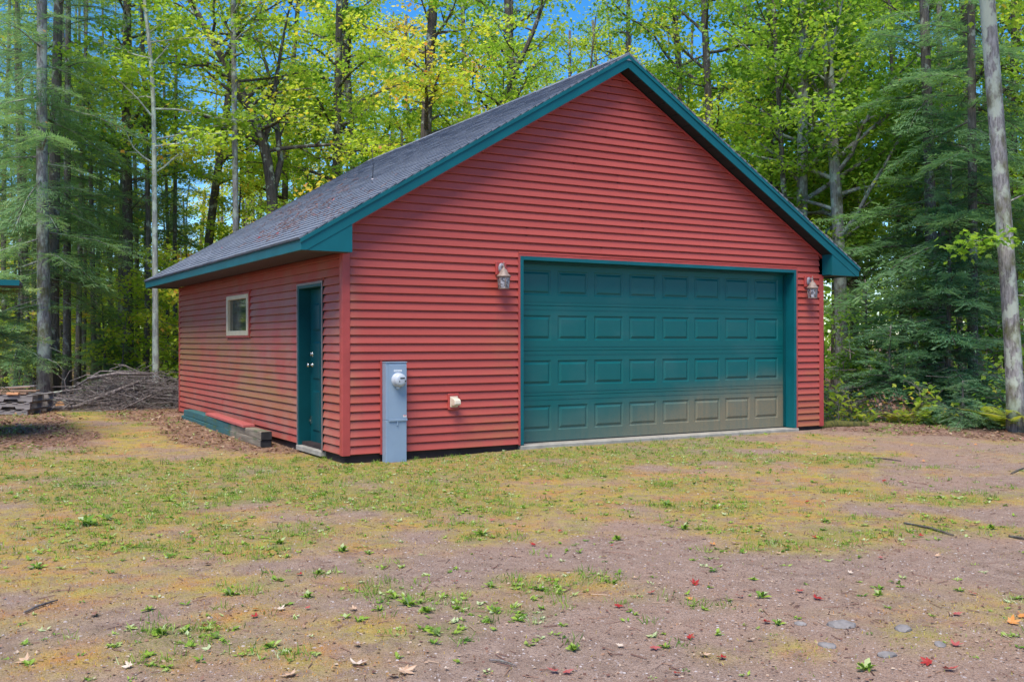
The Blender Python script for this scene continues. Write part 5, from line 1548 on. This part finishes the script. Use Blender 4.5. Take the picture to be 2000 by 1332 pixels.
fl = [(961,1015,'pink',.9),(1041,1062,'red',1),(1093,1035,'red',.7),(1193,1065,'red',.7),(1180,1087,'tan',.8),(887,1136,'red',.8),(1207,1185,'red',1),(1272,1160,'pink',1),(1278,1266,'pink',1.1),(1081,1312,'pink',1.1),(1108,1313,'pink',1),(791,1315,'tan',1.7),(769,1324,'dark',1.2),(697,1300,'pale',1.6),(1345,1172,'yellow',.8),(1211,1262,'pale',.8),(697,1263,'dark',1),(690,1192,'tan',1),(871,1308,'pale',.6),
 (1803,901,'orange',1.2),(1627,930,'dark',1.2),(1727,940,'red',1.1),(1577,980,'red',.9),(1602,987,'pink',.9),(1591,1049,'red',1),(1798,1045,'red',.9),(1374,1048,'dark',1),(1392,1060,'orange',1),(1437,1058,'dark',1.2),(1356,1141,'red',1.2),(1445,1168,'pink',1),(1562,1157,'pink',1),(1596,1170,'red',1.3),(1899,1159,'pink',1),(1868,1199,'pink',1),(1497,1215,'red',1.1),(1347,1244,'red',.9),(1374,1279,'tan',1.2),(1410,1284,'red',1.1),(1977,1215,'orange',1.4),(1998,1204,'orange',1.3),(1866,1259,'pink',1.2),(1810,1295,'red',1.2),(1853,1308,'pink',1.3),(1321,1315,'red',.7),(1464,1248,'dark',.9),
 (405,1099,'dark',1.1),(548,1192,'pale',1),(497,1192,'orange',.9),(497,1206,'red',.9),(398,1226,'red',.9),(250,1305,'pale',1),(565,1322,'tan',1.4),(47,1292,'tan',1.3),(184,1203,'dark',1.2),(622,1117,'pale',.7),(585,1121,'red',.9),(1780,870,'orange',.9),(1700,850,'tan',.9),(1905,870,'orange',1),(1866,836,'orange',.9),(1510,868,'red',.8),(1040,900,'tan',.8),(1180,862,'pink',.8),(1130,930,'pale',.8),(1330,940,'red',.8),(1690,1010,'tan',.8),(1760,1005,'tan',.9),(1915,995,'pink',.8),(600,1190,'pink',.7),(1240,1130,'tan',.7),(1520,1080,'tan',.8),(1660,1120,'pale',.7),(1720,1090,'pink',.8),(1830,1085,'tan',.8),(1640,1030,'pale',.7)]
ll = []
for k, (px_, py_, c_, s) in enumerate(fl):
    x, y = gpt(px_, py_)
    yel = c_ == 'yellow'
    o = bpy.data.objects.new('fallen_leaf', FM['orange' if yel else c_][k % 2]); COL.objects.link(o)
    if yel: o.color = (.62,.62,.62,1)
    else: o.color = (.5,.5,.5,1)
    o.location = (x, y, float(ground(x, y))+.012); o.rotation_euler = (rs.normal(0,.2), rs.normal(0,.2), rs.random()*6.28); o.scale = (s*.043,)*3
    ll.append((o, FL.get((px_, py_), KF['orange' if yel else c_][1].replace(' on the gravelly drive', '').replace(' on the drive', '')+', '+('close to the garage' if py_ < 1000 else 'mid drive' if py_ < 1120 else 'near part of the drive' if py_ < 1240 else 'bottom of the picture')+(', left side' if px_ < 600 else ', below the meter' if px_ < 1000 else ', below the door' if px_ < 1500 else ', right side')), px_))
    tag(o, 'leaf', 'leaf', {'red':'red leaves on the drive','pink':'pink leaves on the drive'}.get(c_, c_+' leaves on the drive'))
single_out(ll)
def stone_mesh(seed):
    bm = bmesh.new(); bmesh.ops.create_icosphere(bm, subdivisions=2, radius=1)
    for v in bm.verts:
        nn = fbm(v.co.x*1.0+seed*7, v.co.y+v.co.z*1.7, .9, seed, 3); v.co *= .75+.5*float(nn); v.co.z *= .42
    me = bpy.data.meshes.new('stone'); bm.to_mesh(me); bm.free(); me.materials.append(M['stone']); return me
for k, (px_, py_, s, lab) in enumerate([(1644,1221,.075,'largest flat grey stone in the right foreground'),(1763,1226,.062,'flat grey stone right of the largest grey stone'),(1615,1259,.05,'half buried grey stone below the largest grey stone'),(1732,1277,.052,'grey stone left of the bottom right pink leaves'),(1835,1257,.04,'small pale stone at the right foreground'),(1562,1218,.035,'small pale stone left of the largest grey stone')]):
    x, y = gpt(px_, py_); o = bpy.data.objects.new('stone', stone_mesh(k+1)); COL.objects.link(o)
    o.location = (x, y, float(ground(x, y))+.002); o.scale = (s, s*.7, s*.8); o.rotation_euler = (0,0,k*1.1-.5); tag(o, lab, 'stone', 'stones in the drive')
def stick(p0, p1, r, lab, mat='log', lift=.01):
    a = np.array([*gpt(*p0), 0]); b_ = np.array([*gpt(*p1), 0])
    for q in (a, b_): q[2] = float(ground(q[0], q[1]))+lift
    mid_ = (a+b_)/2+rs.normal(0,.012,3); mid_[2] = float(ground(mid_[0], mid_[1]))+lift+.004
    o = MB().tube([a-a, mid_-a, b_-a], [r*.7, r, r*.5], 6).build('stick', M[mat], None, tuple(a)); tag(o, lab, 'stick', 'sticks on the drive')
stick((1765,1021),(1862,1043),.011,'dark straight stick on the dirt at the right')
stick((1970,1045),(2010,1053),.010,'dark stick cut by the right picture edge')
stick((47,1197),(112,1172),.008,'thin bent stick in the lower left dirt', 'twig')
stick((955,1290),(1008,1301),.006,'pale thin root at the bottom centre', 'twig')
stick((1700,893),(1760,900),.010,'dark twig on the soil near the right bank')
stick((1975,925),(2004,912),.012,'dark twig pile stick at the right edge')
